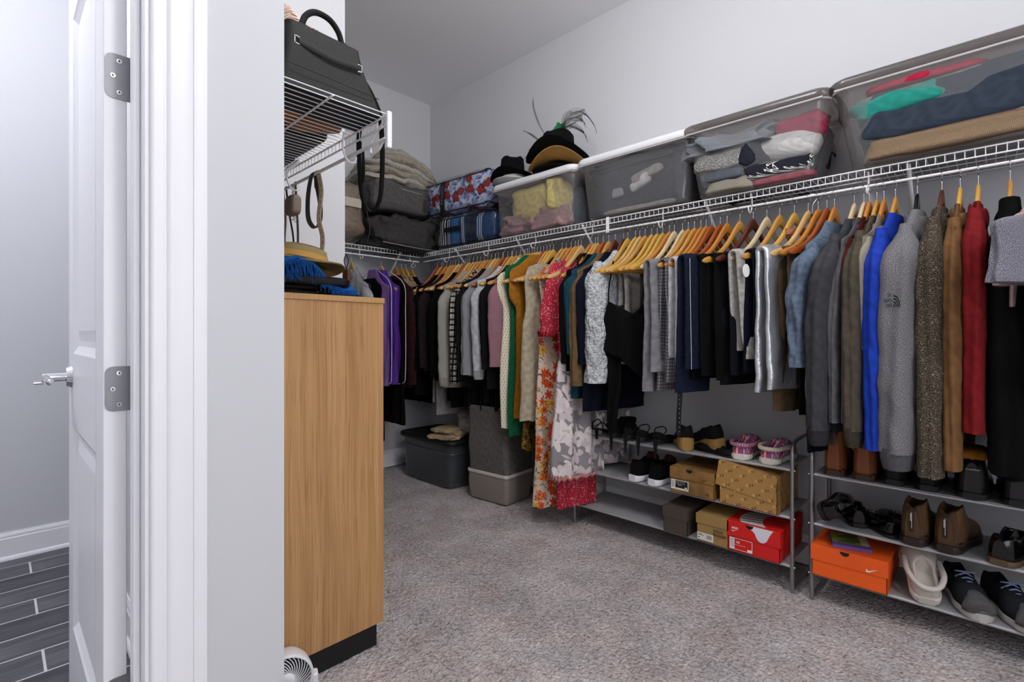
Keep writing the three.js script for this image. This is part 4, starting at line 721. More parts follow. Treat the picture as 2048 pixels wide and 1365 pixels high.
// local x runs along the wall, local z towards the room; base at y = 0
function binShell(Lb, Lt, Db, Dt, h, r = .05, open = true) {
  const R = [rrect(Lb * .86, Db * .8, r * .7, .004), rrect(Lb * .95, Db * .94, r * .9, .002), rrect(Lb, Db, r, .014)];
  for (let i = 1; i <= 8; i++) { const b = i / 8; R.push(rrect(lerp(Lb, Lt - .03, b), lerp(Db, Dt - .03, b), r + .01 * b, lerp(.014, h - .02, b))); }
  R.push(rrect(Lt - .01, Dt - .01, r + .015, h - .016)); R.push(rrect(Lt - .004, Dt - .004, r + .015, h - .006));
  return loft(R.map((a) => a.slice().reverse()), { cap: true, capEnd: false });
}
function lidGeo(Lt, Dt, r, y, th = .022) { return loft([rrect(Lt + .004, Dt + .004, r, y - .012), rrect(Lt + .012, Dt + .012, r, y - .004), rrect(Lt + .012, Dt + .012, r, y + th * .5), rrect(Lt - .002, Dt - .002, r, y + th), rrect(Lt - .04, Dt - .04, r, y + th), rrect(Lt - .06, Dt - .06, r, y + th * .7)].map((a) => a.slice().reverse())); }
const binClear = clearPlastic(0xf0efef, .1, .93), lidClear = clearPlastic(0xb3adab, .25), lidWhite = mat({ color: 0xe9eaee, roughness: .4 });
const rimMat = clearPlastic(0xf4f3f3, .35, .45);
function bin(label, zc, xc, { Lb, Lt, Db = .31, Dt = .37, h = .315, lid = 'white', m = binClear, latch = false, sticker = false }) {
  const t = thing('storage_bin', label, 'bin', [xc, DECK, zc], -Math.PI / 2);
  mesh('tub', binShell(Lb, Lt, Db, Dt, h), m, t);
  mesh('rim', tube(rrect(Lt - .008, Dt - .008, .062, h - .016, 5), .0042, 160, 6, true), rimMat, t);
  mesh('lid', lidGeo(Lt, Dt, .06, h), lid === 'white' ? lidWhite : lidClear, t);
  if (latch) for (const s of [-1, 1]) mesh('latch', rbox(.016, .085, .09, .005, s * (Lt / 2 + .008), h - .045, .02), lidClear, t);
  if (sticker) mesh('price_sticker', box(.001, .05, .045, Lb / 2 + .024, h * .62, .02), mat({ map: canvasTex(64, 64, (g) => { g.fillStyle = '#e6e4df'; g.fillRect(0, 0, 64, 64); g.fillStyle = '#333'; g.fillRect(8, 44, 14, 10); g.fillRect(34, 44, 18, 8); g.fillStyle = '#999'; g.fillRect(8, 12, 44, 4); g.fillRect(8, 22, 36, 3); }), roughness: .7 }), t);
  return t;
}
const B1 = { z: -2.01, x: 2.415 }, B2 = { z: -1.325, x: 2.415 }, B3 = { z: -.745, x: 2.405 }, B4 = { z: -.085, x: 2.405 };
bin('clear bin with a white lid holding yellow and mauve cloths, under the hats', B1.z, B1.x, { Lb: .60, Lt: .675, Db: .31, Dt: .36 });
bin('clear bin with a white lid full of slate grey clothes, second from the corner', B2.z, B2.x, { Lb: .57, Lt: .67, sticker: true });
bin('clear bin with a grey lid and side latches, holding white and black knitwear', B3.z, B3.x, { Lb: .475, Lt: .61, lid: 'grey', latch: true });
bin('largest clear bin with teal, slate and tan clothes, at the right edge', B4.z, B4.x, { Lb: .60, Lt: .735, lid: 'grey', h: .32 });
// what is folded inside the bins
function inBin(B, name, label, cat, dx, y, dz, w, h, d, m, o = {}) { const g = soft(w, h, d, o); g.rotateY(0); const t = solo(name, label, cat, g, m, [B.x - dz, DECK + y, B.z + dx], -Math.PI / 2); if (o.roll) t.rotation.z = o.roll; return t; }
const yfab = fab(0xe6d489), mauve = fab(0xc09a9c, 'weave'), slate = fab(0x3e434d), slateL = fab(0x596270);
inBin(B1, 'pillow', 'pale yellow pillow in the bin under the hats', 'pillow', -.035, .09, .09, .34, .21, .13, yfab, { seed: 2, amp: .01, p: .5 });
inBin(B1, 'yellow_cloth', 'folded yellow cloth standing at the right inside the bin under the hats', 'cloth', .17, .08, .1, .12, .21, .12, fab(0xdccb86), { seed: 4, amp: .02 });
inBin(B1, 'folded_cloth', 'mauve folded cloth at the bottom left of the bin under the hats', 'cloth', -.14, .014, .06, .30, .14, .18, mauve, { seed: 7, amp: .03, p: .6, freq: 16 });
inBin(B1, 'folded_cloth', 'mauve folded cloth at the bottom right of the bin under the hats', 'cloth', .12, .014, .07, .24, .12, .17, mauve, { seed: 9, amp: .025, p: .35, freq: 14 });
inBin(B1, 'folded_cloth', 'blue-grey cloth at the right end of the bin under the hats', 'cloth', .22, .03, -.05, .14, .22, .2, slateL, { seed: 11, amp: .02 });
inBin(B1, 'folded_cloth', 'grey cloth at the back left of the bin under the hats', 'cloth', -.2, .1, -.08, .2, .16, .14, fab(0x8d8d95), { seed: 12, amp: .02 });
{ // a full load pressed against the walls
  const g = binShell(.54, .60, .285, .325, .275, .05), p = g.attributes.position; for (let i = 0; i < p.count; i++) { const x = p.getX(i), y = p.getY(i), z = p.getZ(i), k = 1 - .035 + fbm(x * 9, y * 9, z * 9, 3) * .045; p.setXYZ(i, x * k, y * .97 + .006, z * k); } g.computeVertexNormals();
  const cap = soft(.55, .06, .29, { seed: 21, amp: .02, p: .3, freq: 8 }).translate(0, .235, 0);
  solo('folded_clothes', 'slate grey pile of clothes filling the second bin', 'clothes', merge([g, cap]), slate, [B2.x, DECK + .008, B2.z], -Math.PI / 2);
}
inBin(B2, 'folded_shirt', 'warm grey folded shirt near the top of the second bin', 'shirt', .09, .16, .148, .17, .05, .03, fab(0xa39c97), { seed: 22, amp: .01, roll: .25 });
inBin(B2, 'folded_shirt', 'white crumpled shirt in the middle of the second bin', 'shirt', .05, .12, .146, .11, .05, .03, fab(0xc9c9cc), { seed: 23, amp: .02, roll: .35 });
inBin(B2, 'folded_shirt', 'small grey scarf end in the lower left of the second bin', 'scarf', -.09, .10, .143, .06, .045, .02, fab(0x9a9ca2), { seed: 24, amp: .012 });
inBin(B2, 'folded_shirt', 'pale folded sweater along the bottom of the second bin', 'sweater', .02, .012, .142, .40, .025, .03, fab(0x9b9794), { seed: 25, amp: .006, roll: .0 });
inBin(B3, 'folded_clothes', 'dark grey clothes filling the back of the latched bin', 'clothes', 0, .012, -.04, .50, .27, .24, slate, { seed: 31, amp: .03, p: .35 });
inBin(B3, 'fluffy_throw', 'white fluffy rolled throw at the left of the latched bin', 'throw', -.12, .105, .12, .25, .09, .10, fab(0xe4e2dd, 'sherpa', { roughness: 1 }), { seed: 32, amp: .012 });
inBin(B3, 'knit_scarf', 'grey ribbed knit scarf under the white throw in the latched bin', 'scarf', -.13, .06, .12, .21, .055, .09, fab(0x747a86, 'rib'), { seed: 33, amp: .01 });
inBin(B3, 'beanie', 'cream knit beanie at the bottom left of the latched bin', 'beanie', -.10, .01, .125, .20, .06, .08, fab(0xcfc6b4, 'knit'), { seed: 34, amp: .016 });
inBin(B3, 'pillow', 'white smooth pillow at the right of the latched bin', 'pillow', .13, .095, .11, .25, .12, .11, fab(0xdcdcda), { seed: 35, amp: .006, p: .7, roll: -.12 });
inBin(B3, 'patterned_sweater', 'black sweater with white lace pattern at the bottom right of the latched bin', 'sweater', .10, .036, .125, .26, .068, .08, printed(canvasTex(256, 128, (g, w, h) => { g.fillStyle = '#23252e'; g.fillRect(0, 0, w, h); g.strokeStyle = '#e3e0da'; g.lineWidth = 5; scatter(g, 26, w, h, (c, k) => { c.beginPath(); c.arc(0, 0, 8 + k * 8, 0, 4.6); c.stroke(); }, 41); }, .16)), { seed: 36, amp: .01 });
inBin(B3, 'folded_shirt', 'navy shirt with a white tag in the centre of the latched bin', 'shirt', .02, .11, .125, .14, .11, .07, fab(0x2a2e3b), { seed: 37, amp: .02 });
inBin(B3, 'folded_shirt', 'raspberry shirt at the upper right of the latched bin', 'shirt', .19, .17, .09, .17, .10, .12, fab(0xa83353), { seed: 38, amp: .015 });
inBin(B3, 'folded_shirt', 'rose folded shirt along the bottom right of the latched bin', 'shirt', .12, .008, .13, .24, .03, .06, fab(0xa2606a), { seed: 39, amp: .006 });
inBin(B3, 'folded_shirt', 'light grey crumpled shirt on top of the latched bin', 'shirt', -.08, .195, .1, .36, .075, .14, fab(0x8f949c), { seed: 40, amp: .03, freq: 18 });
inBin(B4, 'folded_sweater', 'tan ribbed sweater along the bottom of the largest bin', 'sweater', 0.02, .012, .09, .56, .085, .16, fab(0xb79a7c, 'rib'), { seed: 51, amp: .006, p: .35 });
inBin(B4, 'folded_sweater', 'slate navy sweater filling the middle of the largest bin', 'sweater', .04, .085, .09, .60, .19, .16, fab(0x3c4554), { seed: 52, amp: .014, p: .3, freq: 5 });
inBin(B4, 'folded_sweater', 'teal sweater at the upper left of the largest bin', 'sweater', -.155, .175, .108, .28, .085, .13, fab(0x2f9c8e), { seed: 53, amp: .012, roll: .12 });
inBin(B4, 'folded_sweater', 'sage grey shirt above the teal sweater in the largest bin', 'shirt', -.08, .235, .1, .44, .03, .12, fab(0x87918b), { seed: 54, amp: .006, roll: .03 });
inBin(B4, 'folded_sweater', 'raspberry red shirt on top inside the largest bin', 'shirt', -.09, .262, .09, .34, .035, .16, fab(0xc02c4c), { seed: 55, amp: .006 });
inBin(B4, 'folded_sweater', 'cream fluffy sweater near the right end of the largest bin', 'sweater', .22, .08, .135, .26, .03, .06, fab(0xdfd9cb, 'sherpa', { roughness: 1 }), { seed: 56, amp: .006, roll: .2 });
inBin(B4, 'folded_sweater', 'dark grey clothes at the back of the largest bin', 'clothes', 0, .012, -.06, .58, .25, .18, slate, { seed: 57, amp: .01 });

// ---------------------------------------------------------------- hats on the first bin
function hatGeo({ R = .19, crownR = .085, crownH = .115, wave = .02, seed = 0, pinch = .02, up = .02 }) {
  const rings = [], n = 48, prof = [[R, up], [R * .97, up + .004], [R * .8, .002], [R * .6, -.004], [crownR * 1.04, 0], [crownR, .012], [crownR * .98, crownH * .5], [crownR * .93, crownH * .85], [crownR * .78, crownH * .98], [crownR * .5, crownH], [crownR * .2, crownH * .985], [.004, crownH * .98]];
  const inner = [[R * .965, up - .003], [R * .8, -.002], [R * .6, -.008], [crownR * .9, -.006], [crownR * .88, crownH * .5], [.004, crownH * .9]];
  const ring = ([r, y], k) => { const a = []; for (let j = 0; j < n; j++) { const t = j / n * Math.PI * 2, b = sstep(crownR, R, r), top = y > crownH * .6 ? 1 : 0; a.push([r * Math.cos(t) * 1.06, y + wave * b * Math.sin(2 * t + seed) + wave * .5 * b * Math.sin(3 * t + seed * 2) - top * pinch * Math.exp(-Math.pow(Math.sin(t) * r / .03, 2)) * sstep(crownH * .8, crownH, y), r * Math.sin(t) * .94]); } return a; };
  for (const p of [...inner].reverse()) rings.push(ring(p)); for (const p of prof) rings.push(ring(p));
  return loft(rings.map((r) => r.slice().reverse()), { cap: false, capEnd: true });
}
const felt = fab(0x0c0c0e, 'plain', { roughness: .95 }), straw = fab(0xc4924f, 'weave');
function hat(label, pos, turn, o, m, band, tilt = 0) { const t = thing('hat', label, 'hat', pos, turn); t.rotation.order = 'YXZ'; t.rotation.z = tilt; mesh('crown_and_brim', hatGeo(o), m, t); if (band) mesh('hat_band', new THREE.CylinderGeometry((o.crownR || .085) * 1.0, (o.crownR || .085) * 1.03, .026, 40, 1, true).scale(1.06, 1, .94).translate(0, .02, 0), band, t); return t; }
const HY = DECK + .337;
hat('white felt hat lying under the left black fedora', [2.36, HY + .022, -2.25], .3, { R: .15, crownR: .09, crownH: .055, wave: .006, up: .008 }, fab(0xc9c9c8, 'plain'), null);
hat('black fedora at the left end of the hat pile', [2.36, HY + .085, -2.27], .9, { R: .155, crownR: .085, crownH: .12, wave: .022, pinch: .03, up: .0, seed: 1 }, felt, fab(0x1a1a1c), .06);
hat('black felt hat at the bottom of the tall hat stack', [2.38, HY + .02, -1.90], .2, { R: .165, wave: .006, crownH: .1, up: .004 }, felt, null);
hat('tan straw hat in the middle of the tall hat stack', [2.375, HY + .065, -1.895], .5, { R: .195, wave: .026, crownH: .09, crownR: .09, up: .006, seed: 2.2 }, straw, null, -.04);
hat('black wide-brim hat with feathers on top of the tall hat stack', [2.375, HY + .118, -1.90], .2, { R: .2, wave: .03, crownH: .15, crownR: .105, up: .012, seed: 2.5 }, felt, fab(0x242428), -.05);
{
  const h = scene.children[scene.children.length - 1], quill = fab(0x5a5244, 'plain'), dark = fab(0x1c1b1a, 'plain'), grn = fab(0x17713f, 'plain', { roughness: .6 });
  const feather = (src, w, m) => { const pts = src.map((p) => [p[0] * 1.2, .12 + (p[1] - .12) * 1.25, -p[2] * 1.2]), c = new THREE.CatmullRomCurve3(P(pts)); const g = [tube(pts, .0011, 20, 4)]; for (let i = 2; i < 40; i++) { const p = c.getPoint(i / 40), tn = c.getTangent(i / 40), s = w * Math.sin(Math.PI * Math.pow(i / 40, .7)), sd = V3(-tn.z, .25, tn.x).normalize(), sd2 = V3(tn.y, -tn.x, .2).normalize(); for (const q of [-1, 1]) for (const d of [sd, sd2]) { const e = p.clone().addScaledVector(d, q * s).addScaledVector(tn, s * .7); g.push(rod([p.x, p.y, p.z], [e.x, e.y, e.z], .0007, 3)); } } return merge(g); };
  mesh('feather', feather([[0, .13, .06], [-.02, .2, .1], [-.05, .28, .12], [-.06, .33, .12]], .014, quill), quill, h);
  mesh('feather', feather([[0, .12, .1], [.0, .18, .17], [.0, .2, .21]], .03, quill), quill, h);
  mesh('feather', feather([[.0, .13, -.02], [.0, .22, -.06], [0, .22, -.13], [0, .15, -.19], [0, .1, -.21]], .034, dark), dark, h);
  mesh('feather', feather([[-.03, .12, -.03], [-.04, .18, -.07], [-.04, .17, -.14], [-.04, .12, -.17]], .045, quill), quill, h);
  mesh('feather', feather([[-.05, .1, -.03], [-.06, .14, -.08], [-.06, .1, -.16], [-.06, .04, -.19]], .04, dark), dark, h);
  mesh('feather', feather([[0, .06, .1], [0, .09, .15], [0, .05, .2]], .02, dark), dark, h);
  mesh('green_plume', soft(.05, .07, .06, { seed: 3, amp: .03, freq: 40, nu: 30, nv: 20 }).translate(-.02, .12, .02), grn, h);
}

// ---------------------------------------------------------------- bedding in the corner
T.stripe = canvasTex(512, 256, (g, w, h) => { g.fillStyle = '#2c4568'; g.fillRect(0, 0, w, h); for (let i = 0; i < 12; i++) { g.fillStyle = i % 2 ? '#1b2130' : '#d6d2ca'; g.fillRect(i * 11, 0, 11, h); } g.fillStyle = '#d8d8d6'; for (const x of [136, 150, 250, 262, 372, 386, 398]) g.fillRect(x, 0, 5, h); g.fillStyle = '#3d6d9c'; g.fillRect(168, 0, 60, h); g.fillStyle = '#1d2740'; g.fillRect(280, 0, 80, h); for (let i = 0; i < 900; i++) { g.fillStyle = i % 3 ? 'rgba(255,255,255,.06)' : 'rgba(0,0,0,.1)'; g.fillRect(rnd() * w, rnd() * h, 3, 10); } });
T.quilt = canvasTex(512, 512, (g, w, h) => { g.fillStyle = '#aab2cf'; g.fillRect(0, 0, w, h); scatter(g, 40, w, h, (c, k) => { c.fillStyle = ['#c9cfe4', '#8b93b8', '#dfe0ea', '#6f7aa6'][k * 4 | 0]; c.beginPath(); c.ellipse(0, 0, 70, 26, 0, 0, 7); c.fill(); }, 51); scatter(g, 6, w, h, (c, k) => { c.fillStyle = '#571c30'; c.beginPath(); c.ellipse(0, 0, 86, 44, 0, 0, 7); c.fill(); petal(c, 4, 56, 26, k > .5 ? '#a8362c' : '#6d2237'); }, 53); scatter(g, 20, w, h, (c, k) => leaf(c, 40, 16, k > .5 ? '#3b4a78' : '#e7d9d0'), 57); }, .34);
{
  const stripe = printed(T.stripe), quilt = printed(T.quilt), film = clearPlastic(0xf2f4f8, .08), pip = mat({ color: 0x101014, roughness: .5 });
  const bag = (label, pos, turn, w, h, d, inner, iname, ilabel, seed, strapZ) => {
    const b = solo(iname, ilabel, 'blanket', (() => { const g = soft(w * .95, h * .93, d * .93, { seed, amp: .014, p: .38, freq: 7 }), p = g.attributes.position, u = g.attributes.uv; for (let i = 0; i < p.count; i++) u.setXY(i, p.getX(i) / w + .5, p.getY(i) / (w) + p.getZ(i) / w); return g; })(), inner, [pos[0], pos[1] + h * .03, pos[2]], turn);
    const t = thing('zip_bag', label, 'bag', pos, turn);
    mesh('clear_film', soft(w, h, d, { seed: seed + 1, amp: .008, p: .34, freq: 6 }), film, t);
    for (const y of [.025, h - .03]) mesh('piping', tube(rrect(w * .9, d * .9, .05, y, 4).map((p, i) => [p[0], y + .008 * Math.sin(i), p[2]]), .0045, 120, 6, true), pip, t);
    return t;
  };
  const b1 = bag('lower clear zip bag holding the striped blue blanket', [2.43, DECK, -2.70], -Math.PI / 2 + .1, .62, .25, .32, stripe, 'striped_blanket', 'blue blanket with white stripes inside the lower zip bag', 61);
  mesh('webbing_handle', rbox(.16, .032, .006, .003, -.08, .13, .166), M.black, b1);
  const b2 = bag('upper clear zip bag holding the floral quilt, with a black strap', [2.43, DECK + .25, -2.77], -Math.PI / 2 + .06, .72, .275, .34, quilt, 'floral_quilt', 'lilac quilt with dark red flowers inside the upper zip bag', 67);
  const st = mesh('strap', slab((a, b) => [-.13 + a * .045, lerp(.235, -.02, b), .178 - Math.pow(b - .5, 2) * .03], 3, 12, .003), pip, b2); st.userData.label = 'black strap with white lettering';
  const nt = canvasTex(256, 48, (g) => { g.fillStyle = '#101014'; g.fillRect(0, 0, 256, 48); g.fillStyle = '#b9bcc6'; g.font = '34px serif'; g.fillText('N A U T I C A', 22, 36); });
  const lt = sheet((a, b) => [-.126 + b * .036, lerp(.215, .05, a), .1802 - Math.pow(lerp(.08, .72, a) - .5, 2) * .03], 8, 2), uu = lt.attributes.uv; for (let i = 0; i < uu.count; i++) uu.setXY(i, (i % 9) / 8, Math.floor(i / 9) / 2); mesh('strap_lettering', lt, mat({ map: nt, roughness: .6 }), b2);
  mesh('zip_pull', rbox(.012, .004, .03, .002, .1, .225, .17), M.chrome, b2);
}
{
  const grey = fab(0x6a6866, 'weave', { roughness: .85 }), greyD = fab(0x4c4a4a, 'weave', { roughness: .85 });
  const d1 = thing('duffel_bag', 'lower dark grey soft bag sagging over the back shelf edge', 'bag', [2.12, DECK - .002, -3.232], .04);
  mesh('body', soft(.58, .26, .37, { seed: 71, amp: .03, p: .5, freq: 7, sag: .02, wr: .004, nu: 90, nv: 50 }), greyD, d1);
  mesh('seam', tube([[-.24, .03, .15], [-.1, .015, .198], [.1, .012, .198], [.24, .03, .15]], .004, 40, 6), fab(0x8b8987, 'plain'), d1);
  const d2 = thing('duffel_bag', 'upper grey soft storage bag with a clear window and zip', 'bag', [2.08, DECK + .262, -3.255], .05);
  mesh('body', soft(.56, .215, .38, { seed: 75, amp: .014, p: .32, freq: 6, nu: 80, nv: 44 }), grey, d2);
  mesh('zip', tube([[-.265, .165, .1], [-.2, .168, .178], [0, .165, .188], [.2, .163, .178], [.265, .163, .1]], .0035, 60, 6), fab(0x9c9a97, 'plain'), d2);
  mesh('side_handle', slab((a, b) => [.13 + .03 * a, lerp(.16, .03, b), .185 + .012 * Math.sin(b * Math.PI)], 3, 10, .004), greyD, d2);
  const wn = mesh('clear_window', soft(.11, .08, .012, { p: .4, amp: .002 }).translate(-.2, .09, .175), clearPlastic(0xe6e6e6, .15), d2);
  // beige blanket heaped on top
  const cream = fab(0xbdb3a3, 'weave', { roughness: .95 }), creamL = fab(0xcfc9be, 'weave', { roughness: .95 });
  const b = thing('blanket', 'beige crumpled blanket heaped on the grey bags, topmost in the corner', 'blanket', [2.12, DECK + .465, -3.27], .05);
  const layer = (w, d, th, y, seed, lean, x = 0, z = 0) => { const rings = []; for (let i = 0; i <= 64; i++) { const s = i / 64, r = []; for (let j = 0; j < 40; j++) { const a = j / 40 * Math.PI * 2, xx = lerp(-w / 2, w / 2, s), k = Math.pow(Math.sin(Math.PI * clamp(s, .012, .988)), .3), zz = d / 2 * spow(Math.cos(a), .5) * k, yy = th / 2 * spow(Math.sin(a), .9) * k; const dr = sstep(.1, .5, s) * lean * (xx + w * .2), cr = .028 * fbm(xx * 5 + seed, zz * 5, seed, 2) + .016 * (1 - Math.abs(nz(xx * 13 + zz * 5 + seed, zz * 9 - xx * 3, seed))) ; r.push([xx + x + .02 * nz(s * 5, zz * 6, seed), y + yy + dr + cr, zz + z + .02 * nz(xx * 6, seed, a)]); } rings.push(r); } return loft(rings); };
  mesh('fold', layer(.74, .42, .07, .025, 1, -.04), creamL, b); mesh('fold', layer(.72, .40, .08, .075, 5, -.10, .01, .01), cream, b); mesh('fold', layer(.66, .38, .08, .125, 9, -.12, .02), creamL, b); mesh('fold', layer(.58, .36, .09, .18, 12, -.2, .06), cream, b); mesh('fold', layer(.48, .32, .10, .24, 15, -.3, .09, -.02), creamL, b);
  // clear bag with beige bedding at the left of the back shelf
  const c = thing('bedding_bag', 'clear zip bag with beige bedding at the left of the back shelf', 'bag', [1.60, DECK, -3.27], 0);
  mesh('clear_film', soft(.42, .45, .36, { seed: 81, amp: .01, p: .5, freq: 6 }), clearPlastic(0xf2f0ec, .1), c);
  mesh('piping', tube([[.19, .02, .15], [.2, .12, .165], [.17, .28, .14], [.1, .4, .1], [0, .44, .06]], .004, 50, 6), mat({ color: 0x2a2826, roughness: .5 }), c);
  mesh('label_card', rbox(.15, .06, .002, .001, .06, .27, .168), mat({ map: canvasTex(128, 48, (g) => { g.fillStyle = '#d8d2c8'; g.fillRect(0, 0, 128, 48); g.fillStyle = '#8d8880'; g.font = '18px serif'; g.fillText('HOME', 36, 30); }), roughness: .8 }), c);
  solo('folded_bedding', 'beige bedding folded inside the clear zip bag', 'bedding', soft(.39, .40, .33, { seed: 84, amp: .03, p: .55, freq: 8 }), fab(0xb0a294, 'weave'), [1.60, DECK + .012, -3.27], 0);
}

// ---------------------------------------------------------------- tub and hamper on the floor in the corner
{
  const t = thing('storage_tub', 'dark grey see-through plastic tub with a black lid on the carpet', 'tub', [2.30, .002, -2.90], -Math.PI / 2);
  const tubMat = clearPlastic(0x878d94, .3, .8);
  mesh('tub', binShell(.55, .62, .35, .40, .31, .05), tubMat, t);
  mesh('lid', lidGeo(.62, .40, .06, .31, .02), M.black, t);
  mesh('rib', loft([rrect(.612, .392, .06, .235), rrect(.62, .4, .06, .24), rrect(.612, .392, .06, .246)].map((a) => a.slice().reverse()), { cap: false, capEnd: false }), tubMat, t);
  mesh('sticker', box(.002, .09, .06, .312, .17, .0), mat({ map: canvasTex(64, 96, (g) => { g.fillStyle = '#c9c5bd'; g.fillRect(0, 0, 64, 96); g.fillStyle = '#2c2c2c'; g.fillRect(8, 10, 30, 24); g.fillRect(8, 50, 44, 8); g.fillRect(8, 66, 44, 18); }), roughness: .7 }), t);
  solo('folded_clothes', 'dark clothes packed inside the grey tub', 'clothes', soft(.5, .24, .32, { seed: 91, amp: .02, p: .35 }), fab(0x33363b), [2.30, .02, -2.90], -Math.PI / 2);
  solo('folded_cloth', 'tan folded cloth on the lid of the grey tub', 'cloth', (() => merge([soft(.26, .035, .24, { seed: 92, amp: .02, p: .5, freq: 12 }), soft(.23, .032, .2, { seed: 93, amp: .02, p: .5, freq: 12 }).translate(.01, .024, .01), soft(.2, .03, .17, { seed: 94, amp: .02, p: .5, freq: 12 }).translate(-.02, .046, -.01)]))(), fab(0xc3ab88), [2.22, .334, -2.73], .3);
  solo('pillow', 'grey rolled fleece on the lid behind the tan cloth', 'fleece', soft(.26, .17, .24, { seed: 95, amp: .025, p: .7, freq: 9 }), fab(0xb9b4b0, 'weave'), [2.37, .345, -2.66], .5);
}
{
  const t = thing('laundry_hamper', 'tall grey fabric hamper with a pale band near its base', 'hamper', [2.275, 0, -2.305], .06);
  const shape = (y, k) => { const L = .33 * k, D = .26 * k, r = []; for (const p of rrect(L, D, .03, y, 4)) { r.push([p[0] + nz(p[0] * 8, y * 6, 3) * .012, y, p[2] + nz(p[2] * 8, y * 6, 9) * .012]); } return r.reverse(); };
  const R = []; for (let i = 0; i <= 14; i++) { const y = .175 + (.60 - .175) * i / 14; R.push(shape(y, lerp(1.0, .97, i / 14)).map((p) => [p[0], p[1], p[2]])); }
  mesh('upper_body', loft([...R, ...R.slice().reverse().map((r) => r.map((p) => [p[0] * .96, p[1], p[2] * .96]))], { cap: false, capEnd: false }), fab(0x77726e, 'weave', { roughness: .85 }), t);
  const Q = []; for (let i = 0; i <= 10; i++) { const y = .004 + .171 * i / 10; Q.push(shape(y, lerp(.94, 1.02, Math.sin(i / 10 * 2.2) / Math.sin(1.57)))); }
  mesh('base_panel', loft(Q), fab(0x8c837c, 'plain', { roughness: .5 }), t);
  mesh('band', loft([shape(.166, 1.045), shape(.170, 1.06), shape(.184, 1.06), shape(.188, 1.045)], { cap: false, capEnd: false }), fab(0xcfc7c0, 'plain', { roughness: .6 }), t);
  const ph = new THREE.Quaternion(); t.rotation.y = Math.PI / 2 + .08;
}
// ---------------------------------------------------------------- shoe boxes
const swoosh = (g, x, y, s, c) => { g.save(); g.translate(x, y); g.scale(s, s); g.fillStyle = c; g.beginPath(); g.moveTo(100, 8); g.bezierCurveTo(64, 30, 32, 58, 15, 57); g.bezierCurveTo(0, 55, 4, 36, 18, 20); g.bezierCurveTo(9, 38, 15, 46, 32, 41); g.closePath(); g.fill(); g.restore(); };
function decal(parent, name, w, h, x, y, z, tex, extra = {}) { const m = mesh(name, new THREE.PlaneGeometry(w, h).rotateY(-Math.PI / 2).translate(x, y, z), mat({ map: tex, roughness: .75, transparent: true, alphaTest: .4, ...extra }), parent); return m; }
const clearTex = (w, h, f) => canvasTex(w, h, (g) => { g.clearRect(0, 0, w, h); f(g); });
function shoeBox(label, zc, y, w, h, d, hex, { front = 2.228, lidH = .42, turn = 0, notch = false, lidTurn = 0, lidDrop = 0, m = null } = {}) {
  const bm = m || mat({ color: hex, roughness: .6, bumpMap: T.weaveB, bumpScale: .0001 });
  const t = thing('shoe_box', label, 'box', [front + d / 2, y, zc], turn);
  mesh('box', merge([box(d, .002, w, 0, .001, 0), box(.002, h * .96, w, -d / 2 + .001, h * .48, 0), box(.002, h * .96, w, d / 2 - .001, h * .48, 0), box(d, h * .96, .002, 0, h * .48, -w / 2 + .001), box(d, h * .96, .002, 0, h * .48, w / 2 - .001)]), bm, t);
  const lh = h * lidH, W = w + .005, D = d + .005;
  const l = mesh('lid', merge([rbox(D, .003, W, .001, 0, h, 0), box(.002, lh, W, -D / 2, h - lh / 2, 0), box(.002, lh, W, D / 2, h - lh / 2, 0), box(D, lh, .002, 0, h - lh / 2, -W / 2), box(D, lh, .002, 0, h - lh / 2, W / 2)]), bm, t);
  if (lidTurn) { l.geometry.translate(0, -h, 0); l.position.y = h + lidDrop; l.rotation.x = lidTurn; }
  if (notch) mesh('thumb_notch', new THREE.CircleGeometry(.0155, 20, Math.PI, Math.PI).rotateY(-Math.PI / 2).translate(-D / 2 - .0016, h - .001, notch === true ? 0 : notch), M.black, l);
  t.userData.size = undefined; return { t, l, D, W, lh, h };
}
const tan = mat({ color: 0xa87c3f, roughness: .65, map: T.smudge }), SB = .0 - .004;
